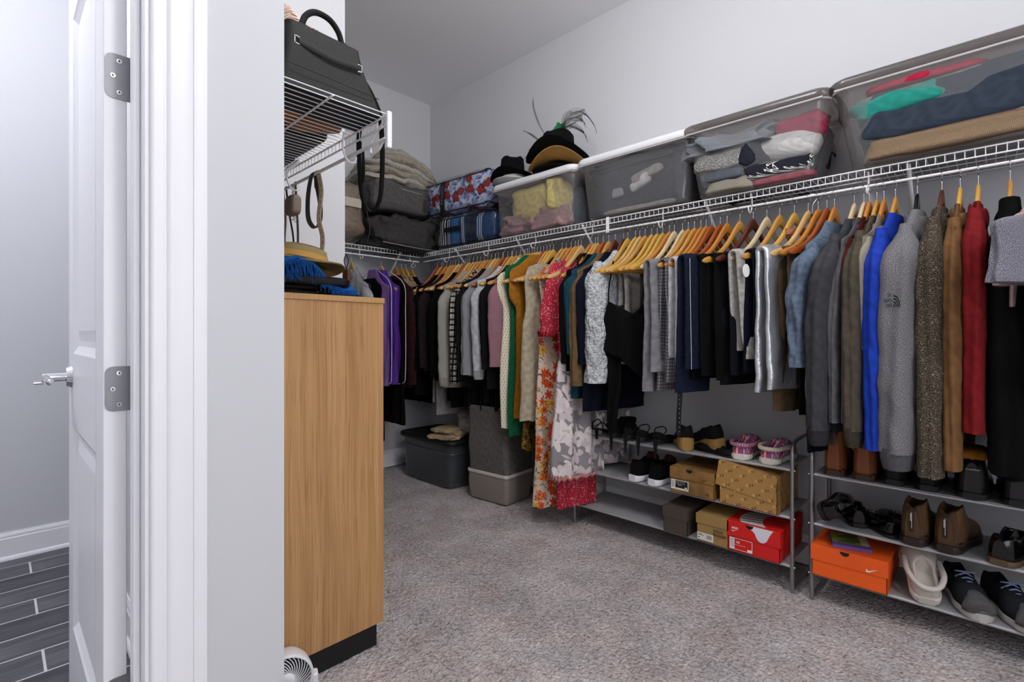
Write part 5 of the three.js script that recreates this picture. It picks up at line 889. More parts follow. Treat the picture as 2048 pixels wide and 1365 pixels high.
{
  const Y = LEV[1] + SB;
  const b = shoeBox('tan shoe box with a small black check mark and size label', -.995, Y, .205, .118, .32, 0, { m: tan, notch: -.01 });
  decal(b.t, 'printed_check', .03, .018, -b.D / 2 - .0018, .083, .066, clearTex(128, 76, (g) => swoosh(g, 10, 4, 1.05, '#16120e')));
  decal(b.t, 'size_label', .086, .045, -b.D / 2 - .0012, .038, -.056, canvasTex(256, 128, (g) => { g.fillStyle = '#e8e4dc'; g.fillRect(0, 0, 256, 128); g.fillStyle = '#141414'; g.fillRect(64, 8, 180, 96); g.fillStyle = '#e8e4dc'; for (let i = 0; i < 5; i++) g.fillRect(74 + i * 28, 22, 16, 6); for (let i = 0; i < 7; i++) g.fillRect(70 + i * 20, 44, 12, 4); g.fillRect(96, 62, 60, 5); g.fillRect(200, 84, 34, 14); g.fillStyle = '#222'; for (let i = 0; i < 9; i++) g.fillRect(8, 14 + i * 10, 44, 3 + i % 3); }));
  decal(b.t, 'printed_star', .016, .016, -b.D / 2 - .0012, .02, .075, clearTex(64, 64, (g) => { g.strokeStyle = '#3b2812'; g.lineWidth = 7; g.beginPath(); g.arc(32, 32, 18, 0, 7); g.stroke(); for (let i = 0; i < 6; i++) { g.beginPath(); g.arc(32 + 24 * Math.cos(i), 32 + 24 * Math.sin(i), 4, 0, 7); g.stroke(); } }));
  const pr = canvasTex(512, 512, (g) => { g.fillStyle = '#a87f46'; g.fillRect(0, 0, 512, 512); g.font = 'bold 34px sans-serif'; for (let y = 0; y < 8; y++) for (let x = 0; x < 4; x++) { g.save(); g.translate(x * 128 + (y % 2) * 64 + 30, y * 64 + 38); g.rotate(-.42); g.fillStyle = '#d8b06a'; g.fillText('U', -16, 0); g.fillStyle = '#3d2a12'; g.fillText('z', 12, 0); g.fillText('a', 32, 0); g.restore(); } }, .25);
  const tm = mat({ map: pr, roughness: .65 });
  const c = shoeBox('large tan shoe box printed with diagonal lettering, its lid slipping', -.75, Y, .235, .165, .30, 0, { m: tm, lidTurn: .15, lidH: .66, lidDrop: .004 });
}
{
  const Y = LEV[0] + SB;
  const a = shoeBox('dark taupe shoe box with a small red figure mark', -1.075, Y, .118, .122, .32, 0x4a3f38, {});
  decal(a.t, 'printed_mark', .016, .016, -a.D / 2 - .0014, .03, .025, clearTex(48, 48, (g) => { g.fillStyle = '#7d2f28'; g.beginPath(); g.moveTo(24, 4); g.lineTo(40, 30); g.lineTo(44, 44); g.lineTo(26, 32); g.lineTo(8, 44); g.lineTo(16, 24); g.closePath(); g.fill(); }));
  const b = shoeBox('tan shoe box with brown lettering, between taupe and red boxes', -.90, Y, .14, .125, .32, 0x9c7c48, { lidH: .34 });
  decal(b.t, 'printed_lettering', .062, .04, -b.D / 2 - .0012, .056, .034, clearTex(256, 160, (g) => { g.fillStyle = '#4b3417'; g.font = 'bold 64px sans-serif'; g.fillText('STEVE', 10, 70); g.fillText('MADDEN', 4, 136); }));
  decal(b.t, 'size_label', .074, .034, -b.D / 2 - .0014, .026, -.03, canvasTex(256, 110, (g) => { g.fillStyle = '#d9d6ce'; g.fillRect(0, 0, 256, 110); g.fillStyle = '#333'; g.fillRect(14, 18, 70, 8); g.fillRect(14, 36, 90, 8); g.fillRect(14, 70, 30, 14); for (let i = 0; i < 16; i++) g.fillRect(150 + i * 5, 20, 2 + i % 2, 60); }));
  const r = shoeBox('bright red shoe box with a white ribbon print on its lid', -.727, Y, .208, .128, .33, 0xd3150f, { notch: -.012, lidH: .5 });
  decal(r.t, 'printed_logo', .034, .026, -r.D / 2 - .0018, .098, -.073, clearTex(128, 96, (g) => { g.fillStyle = '#f2e9e6'; g.font = 'italic bold 44px sans-serif'; g.fillText('NIKE', 10, 48); swoosh(g, 10, 36, 1.0, '#f2e9e6'); }));
  decal(r.t, 'size_label', .094, .05, -r.D / 2 - .0014, .035, -.048, canvasTex(256, 140, (g) => { g.fillStyle = '#ece7e2'; g.fillRect(0, 0, 256, 140); g.fillStyle = '#d3150f'; g.fillRect(56, 6, 194, 128); g.fillStyle = '#ece7e2'; g.fillRect(200, 104, 50, 28); g.font = 'bold 40px sans-serif'; g.fillText('10', 70, 62); for (let i = 0; i < 6; i++) g.fillRect(66 + i * 20, 78, 12, 5); g.fillStyle = '#333'; for (let i = 0; i < 9; i++) g.fillRect(8, 14 + i * 12, 40, 4); }));
  decal(r.l, 'ribbon_print', .105, .064, -r.D / 2 - .0014, .096, .03, clearTex(256, 156, (g) => { g.fillStyle = '#dcdbe2'; g.beginPath(); g.moveTo(4, 0); g.bezierCurveTo(40, 60, 60, 40, 80, 80); g.bezierCurveTo(100, 150, 150, 170, 190, 120); g.bezierCurveTo(210, 80, 220, 40, 256, 0); g.closePath(); g.fill(); }));
  const tp = mesh('lid_print', new THREE.PlaneGeometry(.2, .2).rotateX(-Math.PI / 2).translate(-.055, .1302, .0), mat({ map: canvasTex(256, 256, (g) => { g.fillStyle = '#d3150f'; g.fillRect(0, 0, 256, 256); g.fillStyle = '#cfc8c6'; g.beginPath(); g.moveTo(0, 60); g.bezierCurveTo(60, 20, 180, 10, 256, 90); g.lineTo(256, 190); g.bezierCurveTo(180, 120, 80, 130, 0, 190); g.closePath(); g.fill(); g.strokeStyle = '#4a1412'; g.lineWidth = 9; for (let i = 0; i < 5; i++) { g.beginPath(); g.moveTo(20 + i * 44, 40); g.lineTo(60 + i * 40, 150); g.stroke(); } }), roughness: .6 }), r.l);
  const o = shoeBox('orange shoe box with a white check mark on the bottom tier', -.388, Y, .238, .118, .33, 0xee5a0c, { notch: -.01, lidH: .48 });
  decal(o.t, 'printed_check', .05, .028, -o.D / 2 - .0018, .076, .075, clearTex(128, 76, (g) => swoosh(g, 10, 4, 1.05, '#f6efe8')));
  const bk = thing('book', 'purple paperback lying on the orange shoe box', 'book', [2.33, Y + .1205, -.40], .28);
  mesh('cover', merge([box(.15, .0015, .125, 0, .0007, 0), box(.15, .0015, .125, 0, .0115, 0), box(.0015, .012, .125, -.075, .006, 0)]), mat({ color: 0x6a4a8c, roughness: .5 }), bk);
  mesh('pages', box(.144, .009, .12, .001, .006, 0), M.paper, bk);
  mesh('cover_print', new THREE.PlaneGeometry(.11, .12).rotateX(-Math.PI / 2).translate(.01, .0125, 0), mat({ map: canvasTex(128, 128, (g) => { g.fillStyle = '#8a9a3c'; g.fillRect(0, 0, 128, 128); g.fillStyle = '#2e3b22'; for (let i = 0; i < 6; i++) g.fillRect(10 + i * 20, 20 + (i % 3) * 16, 12, 60); g.fillStyle = '#d8cf9a'; g.fillRect(0, 100, 128, 28); }), roughness: .5 }), bk);
}

// ---------------------------------------------------------------- shoes
const pw = (a) => (s) => { for (let i = 1; i < a.length; i++) if (s <= a[i][0]) return lerp(a[i - 1][1], a[i][1], sstep(a[i - 1][0], a[i][0], s) * .5 + .5 * (s - a[i - 1][0]) / (a[i][0] - a[i - 1][0])); return a[a.length - 1][1]; };
const footW = pw([[0, .40], [.04, .66], [.14, .78], [.4, .76], [.7, 1], [.88, .84], [.96, .56], [1, .2]]);
// heel at -z, toe at +z; cavity is part of the surface
function upperGeo({ L = .26, W = .092, H, dip, lift = () => 0, tk = .005, sq = .75 }) {
  const rings = [], M_ = 34;
  for (let i = 0; i <= M_; i++) {
    const s = i / M_, z = lerp(-L / 2, L / 2, s), w = W / 2 * footW(s), h = H(s), d = dip(s), by = lift(s), ar = lerp(1.5, .98, d), L1 = [], r = [];
    const ox = (a) => w * Math.pow(Math.cos(a), sq), oy = (a) => by + h * Math.pow(Math.sin(a), .85) * (d > 0 ? 1 / lerp(1, Math.pow(Math.sin(ar), .85), d) : 1);
    for (let k = 0; k <= 6; k++) { const a = ar * k / 6; L1.push([ox(a), oy(a)]); }
    const xr = Math.max(.0004, L1[6][0] - tk), yr = L1[6][1], fl = lerp(yr, by + .01, d);
    for (let k = 1; k <= 4; k++) L1.push([lerp(xr, Math.min(w * .86, xr + .004), d * k / 4) * (1 - .04 * k * (1 - d)), lerp(yr, fl, k / 4)]);
    L1.push([xr * .4, fl]);
    for (const [x, y] of L1) r.push([-x, y, z]);
    for (const [x, y] of L1.slice().reverse()) r.push([x, y, z]);
    r.push([w * .5, by, z]); r.push([-w * .5, by, z]);
    rings.push(r);
  }
  return loft(rings.map((r) => r.slice().reverse()));
}
function soleGeo({ L = .26, W = .092, top, bot, grow = 1.06 }) {
  const rings = [], M_ = 34;
  for (let i = 0; i <= M_; i++) { const s = i / M_, z = lerp(-L / 2, L / 2, s) * grow, w = W / 2 * footW(s) * grow + .001, t = top(s), b = bot(s), r = []; for (let j = 0; j < 14; j++) { const a = j / 14 * Math.PI * 2; r.push([w * spow(Math.cos(a), .4), (t + b) / 2 + (t - b) / 2 * spow(Math.sin(a), .35), z]); } rings.push(r); }
  return loft(rings);
}
const F = (v) => () => v;
const H_low = pw([[0, .05], [.08, .062], [.3, .05], [.45, .056], [.6, .052], [.85, .036], [1, .012]]);
const H_snk = pw([[0, .062], [.08, .075], [.3, .062], [.46, .078], [.6, .066], [.85, .045], [1, .016]]);
const H_boot = pw([[0, .10], [.06, .125], [.3, .13], [.42, .115], [.54, .078], [.75, .056], [.92, .042], [1, .015]]);
const H_tall = pw([[0, .13], [.06, .17], [.34, .175], [.44, .15], [.54, .085], [.75, .056], [.92, .042], [1, .015]]);
const H_clog = pw([[0, .03], [.1, .038], [.35, .042], [.48, .066], [.68, .064], [.88, .046], [1, .016]]);
const dipTo = (a, b) => (s) => s < .025 ? 0 : (s < .06 ? (s - .025) / .035 : 1 - sstep(a, b, s));
function shoe(name, label, pos, turn, { L = .25, W = .09, H = H_low, dip = dipTo(.46, .54), um, sm, st = .012, lift = null, group, roll = 0, pitch = 0, sole = true } = {}) {
  const t = thing(name, label, 'shoe', pos, turn, group); t.rotation.order = 'YXZ'; t.rotation.x = pitch; t.rotation.z = roll;
  const lf = lift || (() => 0);
  mesh('upper', upperGeo({ L, W, H, dip, lift: (s) => lf(s) + st }), um, t);
  if (sole) mesh('sole', soleGeo({ L, W, top: (s) => lf(s) + st + .002, bot: lift && lift.solid ? F(0) : (s) => lf(s) }), sm, t);
  return t;
}
const toWall = Math.PI / 2, toRoom = -Math.PI / 2;          // direction the toe points
const suede = fab(0x131314, 'plain'), cork = mat({ color: 0xb08647, roughness: .85, map: T.hangerWood, bumpMap: T.weaveB, bumpScale: .002 });
const L0 = LEV[0] - .004, L1 = LEV[1] - .004, L2 = LEV[2] - .004;
// clogs with a plaid print
{
  const tart = canvasTex(256, 256, (g, w, h) => { g.fillStyle = '#b9324f'; g.fillRect(0, 0, w, h); g.fillStyle = 'rgba(230,220,225,.75)'; for (const k of [20, 110, 190]) { g.fillRect(k, 0, 22, h); g.fillRect(0, k, w, 14); } g.fillStyle = 'rgba(80,110,180,.7)'; for (const k of [60, 220]) { g.fillRect(k, 0, 26, h); g.fillRect(0, k, w, 18); } }, .09);
  const um = mat({ map: tart, roughness: .5 }), sm = mat({ color: 0xd9d3c8, roughness: .6 }), str = mat({ color: 0xd8cdb9, roughness: .6 });
  [['pink plaid clog with a red printed heel strap, left of the pair', -.80, um, .06], ['pink plaid clog with a cream heel strap, right of the pair', -.672, str, -.05]].forEach(([l, z, s, tr], i) => {
    const t = shoe('clog', l, [2.385, L2, z], toWall + tr, { L: .25, W: .104, H: H_clog, dip: dipTo(.40, .5), um, sm, st: .024 });
    mesh('heel_strap', tube([[-.05, .062, 0], [-.05, .066, -.06], [-.034, .064, -.112], [0, .064, -.128], [.034, .064, -.112], [.05, .066, -.06], [.05, .062, 0]], .0095, 50, 8), s, t);
    mesh('lining', soft(.078, .006, .16, { p: .6, amp: .001 }).translate(0, .036, -.04), fab(0x23304f), t);
  });
}
// black wedges with cork soles, heel to the room
{
  const lf = pw([[0, .055], [.25, .05], [.6, .016], [.75, .006], [1, .01]]); lf.solid = true;
  shoe('wedge_shoe', 'black wedge shoe with cork sole, left of the pair', [2.36, L2, -1.095], toWall + .55, { um: suede, sm: cork, lift: lf, st: .006, H: H_low, L: .24 });
  const w2 = shoe('wedge_shoe', 'black wedge shoe with cork sole, leaning on its twin', [2.37, L2 + .012, -.985], toWall + .95, { um: suede, sm: cork, lift: lf, st: .006, H: H_low, L: .24, roll: -.12 });
  shoe('flat_shoe', 'black ballet flat in front of the wedges', [2.31, L2, -.925], toWall + 1.25, { um: M.blackLeather, sm: M.black, H: pw([[0, .03], [.3, .026], [.5, .03], [.85, .03], [1, .01]]), dip: dipTo(.62, .7), L: .22, W: .075, st: .006 });
  shoe('flat_shoe', 'black ballet flat behind the plaid clog', [2.40, L2, -.895], toWall + .2, { um: M.blackLeather, sm: M.black, H: pw([[0, .035], [.3, .028], [.5, .03], [.85, .03], [1, .01]]), dip: dipTo(.62, .7), L: .22, W: .075, st: .006 });
}
// strappy heels hooked over the front rail
{
  const lf = pw([[0, .08], [.3, .058], [.62, .004], [1, .0]]);
  [[-1.43, .0], [-1.35, .04], [-1.27, -.03], [-1.185, .05]].forEach(([z, tr], i) => {
    const t = shoe('high_heel', ['black high heel with its spike over the rail, leftmost of four', 'black high heel with its spike over the rail, second of four', 'black high heel with its spike over the rail, third of four', 'black high heel with its spike over the rail, rightmost beside the wedges'][i], [2.345, L2 + .002, z], toWall + tr, { L: .21, W: .07, H: pw([[0, .04], [.2, .032], [.4, .014], [.6, .016], [.8, .026], [1, .01]]), dip: dipTo(.62, .72), um: suede, sm: M.black, st: .005, lift: (s) => lf(s) * .32, group: 'black high heels hooked over the top rail' });
    mesh('heel', new THREE.CylinderGeometry(.011, .0045, .085, 10).translate(0, -.018, -.112), M.blackLeather, t);
    mesh('ankle_strap', tube([[-.024, .05, -.07], [-.028, .075, -.05], [0, .085, -.03], [.028, .075, -.05], [.024, .05, -.07]], .003, 30, 6), M.blackLeather, t);
  });
  [[2.30, -1.60, .3], [2.33, -1.535, .1]].forEach(([x, z, tr], i) => {
    const t = thing('strappy_sandal', ['black strappy sandal at the left end of the top tier', 'black strappy sandal beside the leftmost high heel'][i], 'shoe', [x, L2, z], toWall + tr);
    mesh('sole', soleGeo({ L: .21, W: .07, top: (s) => lf(s) * .5 + .008, bot: (s) => lf(s) * .5 }), M.blackLeather, t);
    for (const [zz, h] of [[.06, .035], [.03, .045], [-.03, .06], [-.08, .085]]) mesh('strap', tube([[-.032, .01 + (zz < 0 ? .03 : 0), zz], [-.028, h * .8, zz], [0, h + .006, zz + .006], [.028, h * .8, zz], [.032, .01 + (zz < 0 ? .03 : 0), zz]], .0032, 24, 6), M.blackLeather, t);
    mesh('heel', new THREE.CylinderGeometry(.012, .006, .06, 10).translate(0, .016, -.09), M.blackLeather, t);
  });
  solo('shoe_strap_bundle', 'black crumpled fabric pouch behind the strappy sandals', 'pouch', soft(.16, .075, .2, { seed: 101, amp: .03, p: .6, freq: 12 }), suede, [2.45, L2, -1.53], .2);
}
// black sneakers with white soles
for (const [z, l, tr] of [[-1.285, 'black sneaker with white sole on the middle tier, left of the pair', -.18], [-1.185, 'black sneaker with white sole, right of the pair beside the tan box', -.12]]) {
  const t = shoe('sneaker', l, [2.375, L1, z], toWall + tr, { um: fab(0x151416, 'knit'), sm: mat({ color: 0xe2e2e4, roughness: .6 }), H: H_snk, st: .03, L: .265, W: .092 });
  mesh('tongue', soft(.045, .05, .07, { p: .6, amp: .004 }).rotateX(.5).translate(0, .078, .01), fab(0x4a1d20, 'weave'), t);
  for (let k = 0; k < 4; k++) mesh('lace', tube([[-.026, .088 - k * .008, .02 + k * .018], [0, .1 - k * .009, .024 + k * .018], [.026, .088 - k * .008, .02 + k * .018]], .0026, 12, 6), M.black, t);
}
// near rack, top tier
{
  const ub = mat({ color: 0x8a4a18, roughness: .38, bumpMap: T.leather, bumpScale: .0006 }), sb = mat({ color: 0x3a2113, roughness: .5 });
  for (const [z, l] of [[-.44, 'tan brown leather boot at the left end of the near rack'], [-.345, 'tan brown leather boot, the twin half hidden under the olive sleeve']]) { const t = shoe('boot', l, [2.39, L2, z], toWall, { um: ub, sm: sb, H: H_tall, dip: dipTo(.36, .44), st: .022, L: .27, W: .095 }); mesh('heel_block', rbox(.07, .03, .07, .006, 0, .014, -.1), sb, t); mesh('pull_tab', slab((a, b) => [-.009 + a * .018, .12 + b * .06, -.139], 2, 4, .003), sb, t); }
  for (const [z, l] of [[-.255, 'black leather ankle boot under the grey fleece, left'], [-.16, 'black leather ankle boot under the grey fleece, right']]) shoe('boot', l, [2.39, L2, z], toWall, { um: M.blackLeather, sm: M.black, H: H_boot, dip: dipTo(.36, .44), st: .02, L: .26 });
  const rub = mat({ color: 0x0e0e10, roughness: .32 }), collarM = fab(0xc0812e, 'weave');
  for (const [z, l, tr] of [[-.045, 'black rubber boot with amber lining, left of the pair', 0], [.065, 'black rubber boot with amber lining, right of the pair', 0]]) {
    const t = shoe('boot', l, [2.385, L2, z], toWall + tr, { um: rub, sm: M.black, H: H_boot, dip: dipTo(.36, .44), st: .02, L: .27, W: .105 });
    mesh('lining', soft(.085, .05, .11, { p: .7, amp: .008, seed: z * 9 }).translate(0, .12, -.07), collarM, t);
    const sc = canvasTex(128, 32, (g) => { g.clearRect(0, 0, 128, 32); g.fillStyle = '#c9c9c9'; g.font = 'italic bold 22px serif'; g.fillText('weather', 22, 23); });
    mesh('script_mark', new THREE.PlaneGeometry(.05, .012).rotateY(Math.PI).translate(0, .1, -.143), mat({ map: sc, transparent: true, alphaTest: .35, roughness: .6 }), t);
  }
}
// near rack, middle tier
{
  shoe('loafer', 'glossy black loafer tipped up on its toe at the left end of the near rack', [2.33, L1 + .052, -.455], toWall - .2, { um: M.blackGloss, sm: M.black, H: H_low, st: .014, L: .235, W: .088, pitch: 0, roll: 1.15 });
  shoe('loafer', 'glossy black loafer lying flat behind the tipped one', [2.42, L1, -.40], toWall + .3, { um: M.blackGloss, sm: M.black, H: H_low, st: .014, L: .235 });
  const st = shoe('flat_shoe', 'black flat with a beaded edge, pearl stud facing the room', [2.36, L1, -.325], toWall + .75, { um: M.blackGloss, sm: M.black, H: pw([[0, .05], [.3, .036], [.5, .035], [.85, .035], [1, .012]]), dip: dipTo(.58, .68), st: .01, L: .23, W: .082 });
  const beads = []; for (let i = 0; i < 20; i++) beads.push(new THREE.SphereGeometry(.0032, 6, 5).translate(.03 * Math.cos(i / 20 * 6.28), .054, -.04 + .07 * Math.sin(i / 20 * 6.28))); mesh('bead_edge', merge(beads), M.darkmetal, st);
  const st2 = shoe('flat_shoe', 'black flat with a beaded edge, behind its twin', [2.41, L1, -.262], toWall + .55, { um: M.blackGloss, sm: M.black, H: pw([[0, .05], [.3, .036], [.5, .035], [.85, .035], [1, .012]]), dip: dipTo(.58, .68), st: .01, L: .23, W: .082 }); mesh('bead_edge', merge(beads), M.darkmetal, st2);
  const zb = mat({ color: 0x6d4a28, roughness: .62, map: T.smudge, bumpMap: T.leather, bumpScale: .0006 }), sb = mat({ color: 0x24150e, roughness: .5 });
  for (const [z, l, tr] of [[-.185, 'brown suede ankle boot with a back zip, left of the pair', .12], [-.085, 'brown suede ankle boot with a back zip, right of the pair', .2]]) {
    const t = shoe('boot', l, [2.375, L1, z], toWall - tr, { um: zb, sm: sb, H: H_boot, dip: dipTo(.36, .44), st: .026, L: .265, W: .1 });
    mesh('zip', merge([rbox(.011, .085, .004, .001, 0, .092, -.1345)]), sb, t); mesh('zip_pull', merge([rbox(.006, .028, .003, .001, .001, .1, -.138), rod([0, .06, -.137], [0, .125, -.135], .0016, 5)]), M.chrome, t);
    mesh('counter', soleGeo({ L: .2, W: .088, top: F(.045), bot: F(.026), grow: 1.1 }).translate(0, 0, -.022), sb, t);
  }
  for (const [z, l] of [[.06, 'black loafer at the right edge of the middle tier'], [.17, 'black loafer beyond the right edge, twin of the edge one']]) shoe('loafer', l, [2.37, L1, z], toWall - .3, { um: M.blackGloss, sm: mat({ color: 0x5a4632, roughness: .6 }), H: H_snk, st: .018, L: .265, W: .098 });
}
// near rack, bottom tier
{
  const cm = mat({ color: 0xcfc6bd, roughness: .75 }), gm = fab(0x8c8a8a, 'knit'), gs = mat({ color: 0xb5b2ae, roughness: .7 });
  const t = shoe('clog', 'cream foam clog standing beside the orange box', [2.36, L0 + .062, -.188], toWall + .25, { um: cm, sm: mat({ color: 0xd6cfc6, roughness: .7 }), H: H_clog, dip: dipTo(.4, .5), st: .028, L: .24, W: .108, pitch: -.52 });
  mesh('heel_strap', tube([[-.05, .06, .01], [-.05, .078, -.06], [-.03, .08, -.11], [0, .08, -.124], [.03, .08, -.11], [.05, .078, -.06], [.05, .06, .01]], .009, 50, 8), cm, t);
  for (const [z, l, tr] of [[-.065, 'grey sneaker with pale blue laces on the bottom tier, left', .35], [.05, 'grey sneaker with pale blue laces on the bottom tier, right', .45]]) {
    const s = shoe('sneaker', l, [2.36, L0, z], toRoom + tr, { um: fab(0x3d4048, 'knit'), sm: gs, H: H_snk, st: .026, L: .26, W: .094 });
    mesh('toe_cap', upperGeo({ L: .085, W: .092, H: pw([[0, .055], [.4, .052], [.8, .04], [1, .015]]), dip: F(0) }).translate(0, .024, .092), gm, s);
    for (let k = 0; k < 4; k++) mesh('lace', tube([[-.026, .088 - k * .007, .0 + k * .016], [0, .105 - k * .008, .004 + k * .016], [.026, .088 - k * .007, .0 + k * .016]], .003, 12, 6), fab(0x8fa3c4, 'plain'), s);
    mesh('lace_bow', merge([new THREE.TorusGeometry(.013, .0028, 6, 16).rotateX(1.2).translate(-.014, .108, 0), new THREE.TorusGeometry(.013, .0028, 6, 16).rotateX(1.2).translate(.014, .108, 0)]), fab(0x8fa3c4, 'plain'), s);
  }
}
// ---------------------------------------------------------------- things on the short shelf by the door wall
function ribbon(pts, w, dir, th = .0025, seg = 60) { const c = new THREE.CatmullRomCurve3(P(pts)), d = V3(...dir).normalize(); return slab((a, b) => { const p = c.getPoint(b); return [p.x + d.x * (a - .5) * w, p.y + d.y * (a - .5) * w, p.z + d.z * (a - .5) * w]; }, 3, seg, th); }
{
  const X = .628, Z = -1.335, t = thing('handbag', 'black leather handbag with a top handle on the wire shelf', 'handbag', [X, DECK, Z], .06);
  // body: wide base, narrower top, seam near the bottom
  const rings = []; for (let i = 0; i <= 20; i++) { const b = i / 20, w = lerp(.30, .215, sstep(0, 1, b) * .5 + b * .5), d = lerp(.15, .045, Math.pow(b, .8)), r = rrect(w, d, Math.min(.02, d * .4), b * .2, 5).map((p) => [p[0] + nz(p[0] * 12, b * 4, 1) * .002, p[1] - .012 * (1 - b) * 0 - (b > .6 ? .012 * Math.pow(p[0] / w * 2, 2) * (b - .6) : 0), p[2] + .004 * Math.sin(b * 5 + p[0] * 14)]); rings.push(r.reverse()); }
  mesh('body', loft(rings), M.blackLeather, t);
  mesh('seam', tube([[-.14, .058, .062], [-.07, .056, .067], [.07, .056, .067], [.14, .058, .062]], .0012, 30, 5), M.black, t);
  mesh('belt_strap', slab((a, b) => [lerp(-.088, .088, b), .135 - .012 * Math.sin(b * Math.PI) + (a - .5) * .017, .0415 + .006 * Math.sin(b * Math.PI)], 3, 20, .004), M.blackLeather, t);
  for (const s of [-1, 1]) mesh('buckle', new THREE.TorusGeometry(.0115, .0022, 6, 4).rotateZ(Math.PI / 4).scale(.75, 1.15, 1).translate(s * .092, .135, .0405), M.chrome, t);
  mesh('handle', tube([[-.062, .178, .0], [-.06, .20, .0], [-.048, .235, 0], [-.02, .258, 0], [.02, .258, 0], [.048, .235, 0], [.06, .20, 0], [.062, .178, 0]], .0082, 70, 10), M.blackLeather, t);
  for (const s of [-1, 1]) { mesh('handle_base', cyl(.0125, .010, .035, s * .061, .19, 0, 14), M.blackLeather, t); mesh('handle_ring', new THREE.TorusGeometry(.008, .0018, 6, 16).rotateY(Math.PI / 2).translate(s * .062, .172, 0), M.chrome, t); }
  mesh('swivel_clasp', merge([new THREE.TorusGeometry(.008, .002, 6, 14).translate(.128, .135, 0), cyl(.004, .004, .02, .134, .12, 0, 8)]), M.chrome, t);
  mesh('shoulder_strap', ribbon([[.13, .13, 0], [.142, .09, .02], [.152, .02, .05], [.157, -.06, .055], [.16, -.16, .05], [.162, -.225, .035], [.165, -.252, .0], [.165, -.24, -.035], [.163, -.19, -.06], [.16, -.1, -.068], [.155, -.02, -.065], [.145, .01, -.04]], .016, [.45, 0, 1], .003, 110), M.blackLeather, t);
  mesh('strap_end', ribbon([[.158, -.03, -.06], [.164, -.09, -.075], [.166, -.14, -.068], [.166, -.155, -.06], [.164, -.13, -.052], [.16, -.05, -.05]], .01, [.5, 0, 1], .003, 50), M.blackLeather, t);
}
{
  const t = thing('handbag', 'second black handbag behind the top-handle one', 'handbag', [.60, DECK, -1.68], 0); mesh('body', rbox(.31, .25, .26, .025, 0, .125, 0, 3), M.blackLeather, t); mesh('handle', tube([[-.06, .24, .1], [-.05, .30, .1], [0, .32, .1], [.05, .30, .1], [.06, .24, .1]], .007, 40, 8), M.blackLeather, t);
  const b = thing('leather_pouch', 'amber brown leather pouch seen from below through the shelf wires', 'pouch', [.665, DECK, -1.485], .9); mesh('body', soft(.10, .07, .16, { seed: 113, amp: .006, p: .4 }), mat({ color: 0x9a5a1e, roughness: .42, bumpMap: T.leather, bumpScale: .0006 }), b); mesh('zip', tube([[-.02, .045, -.06], [-.02, .05, 0], [-.02, .045, .06]], .003, 20, 5), M.chrome, b);
  const k = thing('handbag', 'flat black bag lying at the far end of the short shelf', 'handbag', [.602, DECK, -2.0], 0); mesh('body', rbox(.315, .1, .37, .02, 0, .05, 0, 3), M.blackLeather, k); mesh('handle', tube([[-.1, .09, -.1], [-.1, .13, -.05], [-.1, .13, .05], [-.1, .09, .1]], .006, 30, 8), M.blackLeather, k);
  const s = solo('tissue_bag', 'crumpled pale pink paper standing behind the handbags', 'paper', soft(.28, .17, .2, { seed: 117, amp: .06, p: .7, freq: 14 }), mat({ color: 0xdcc0b0, roughness: .85, bumpMap: T.crumple, bumpScale: .01 }), [.61, DECK + .252, -1.68], .1);
}
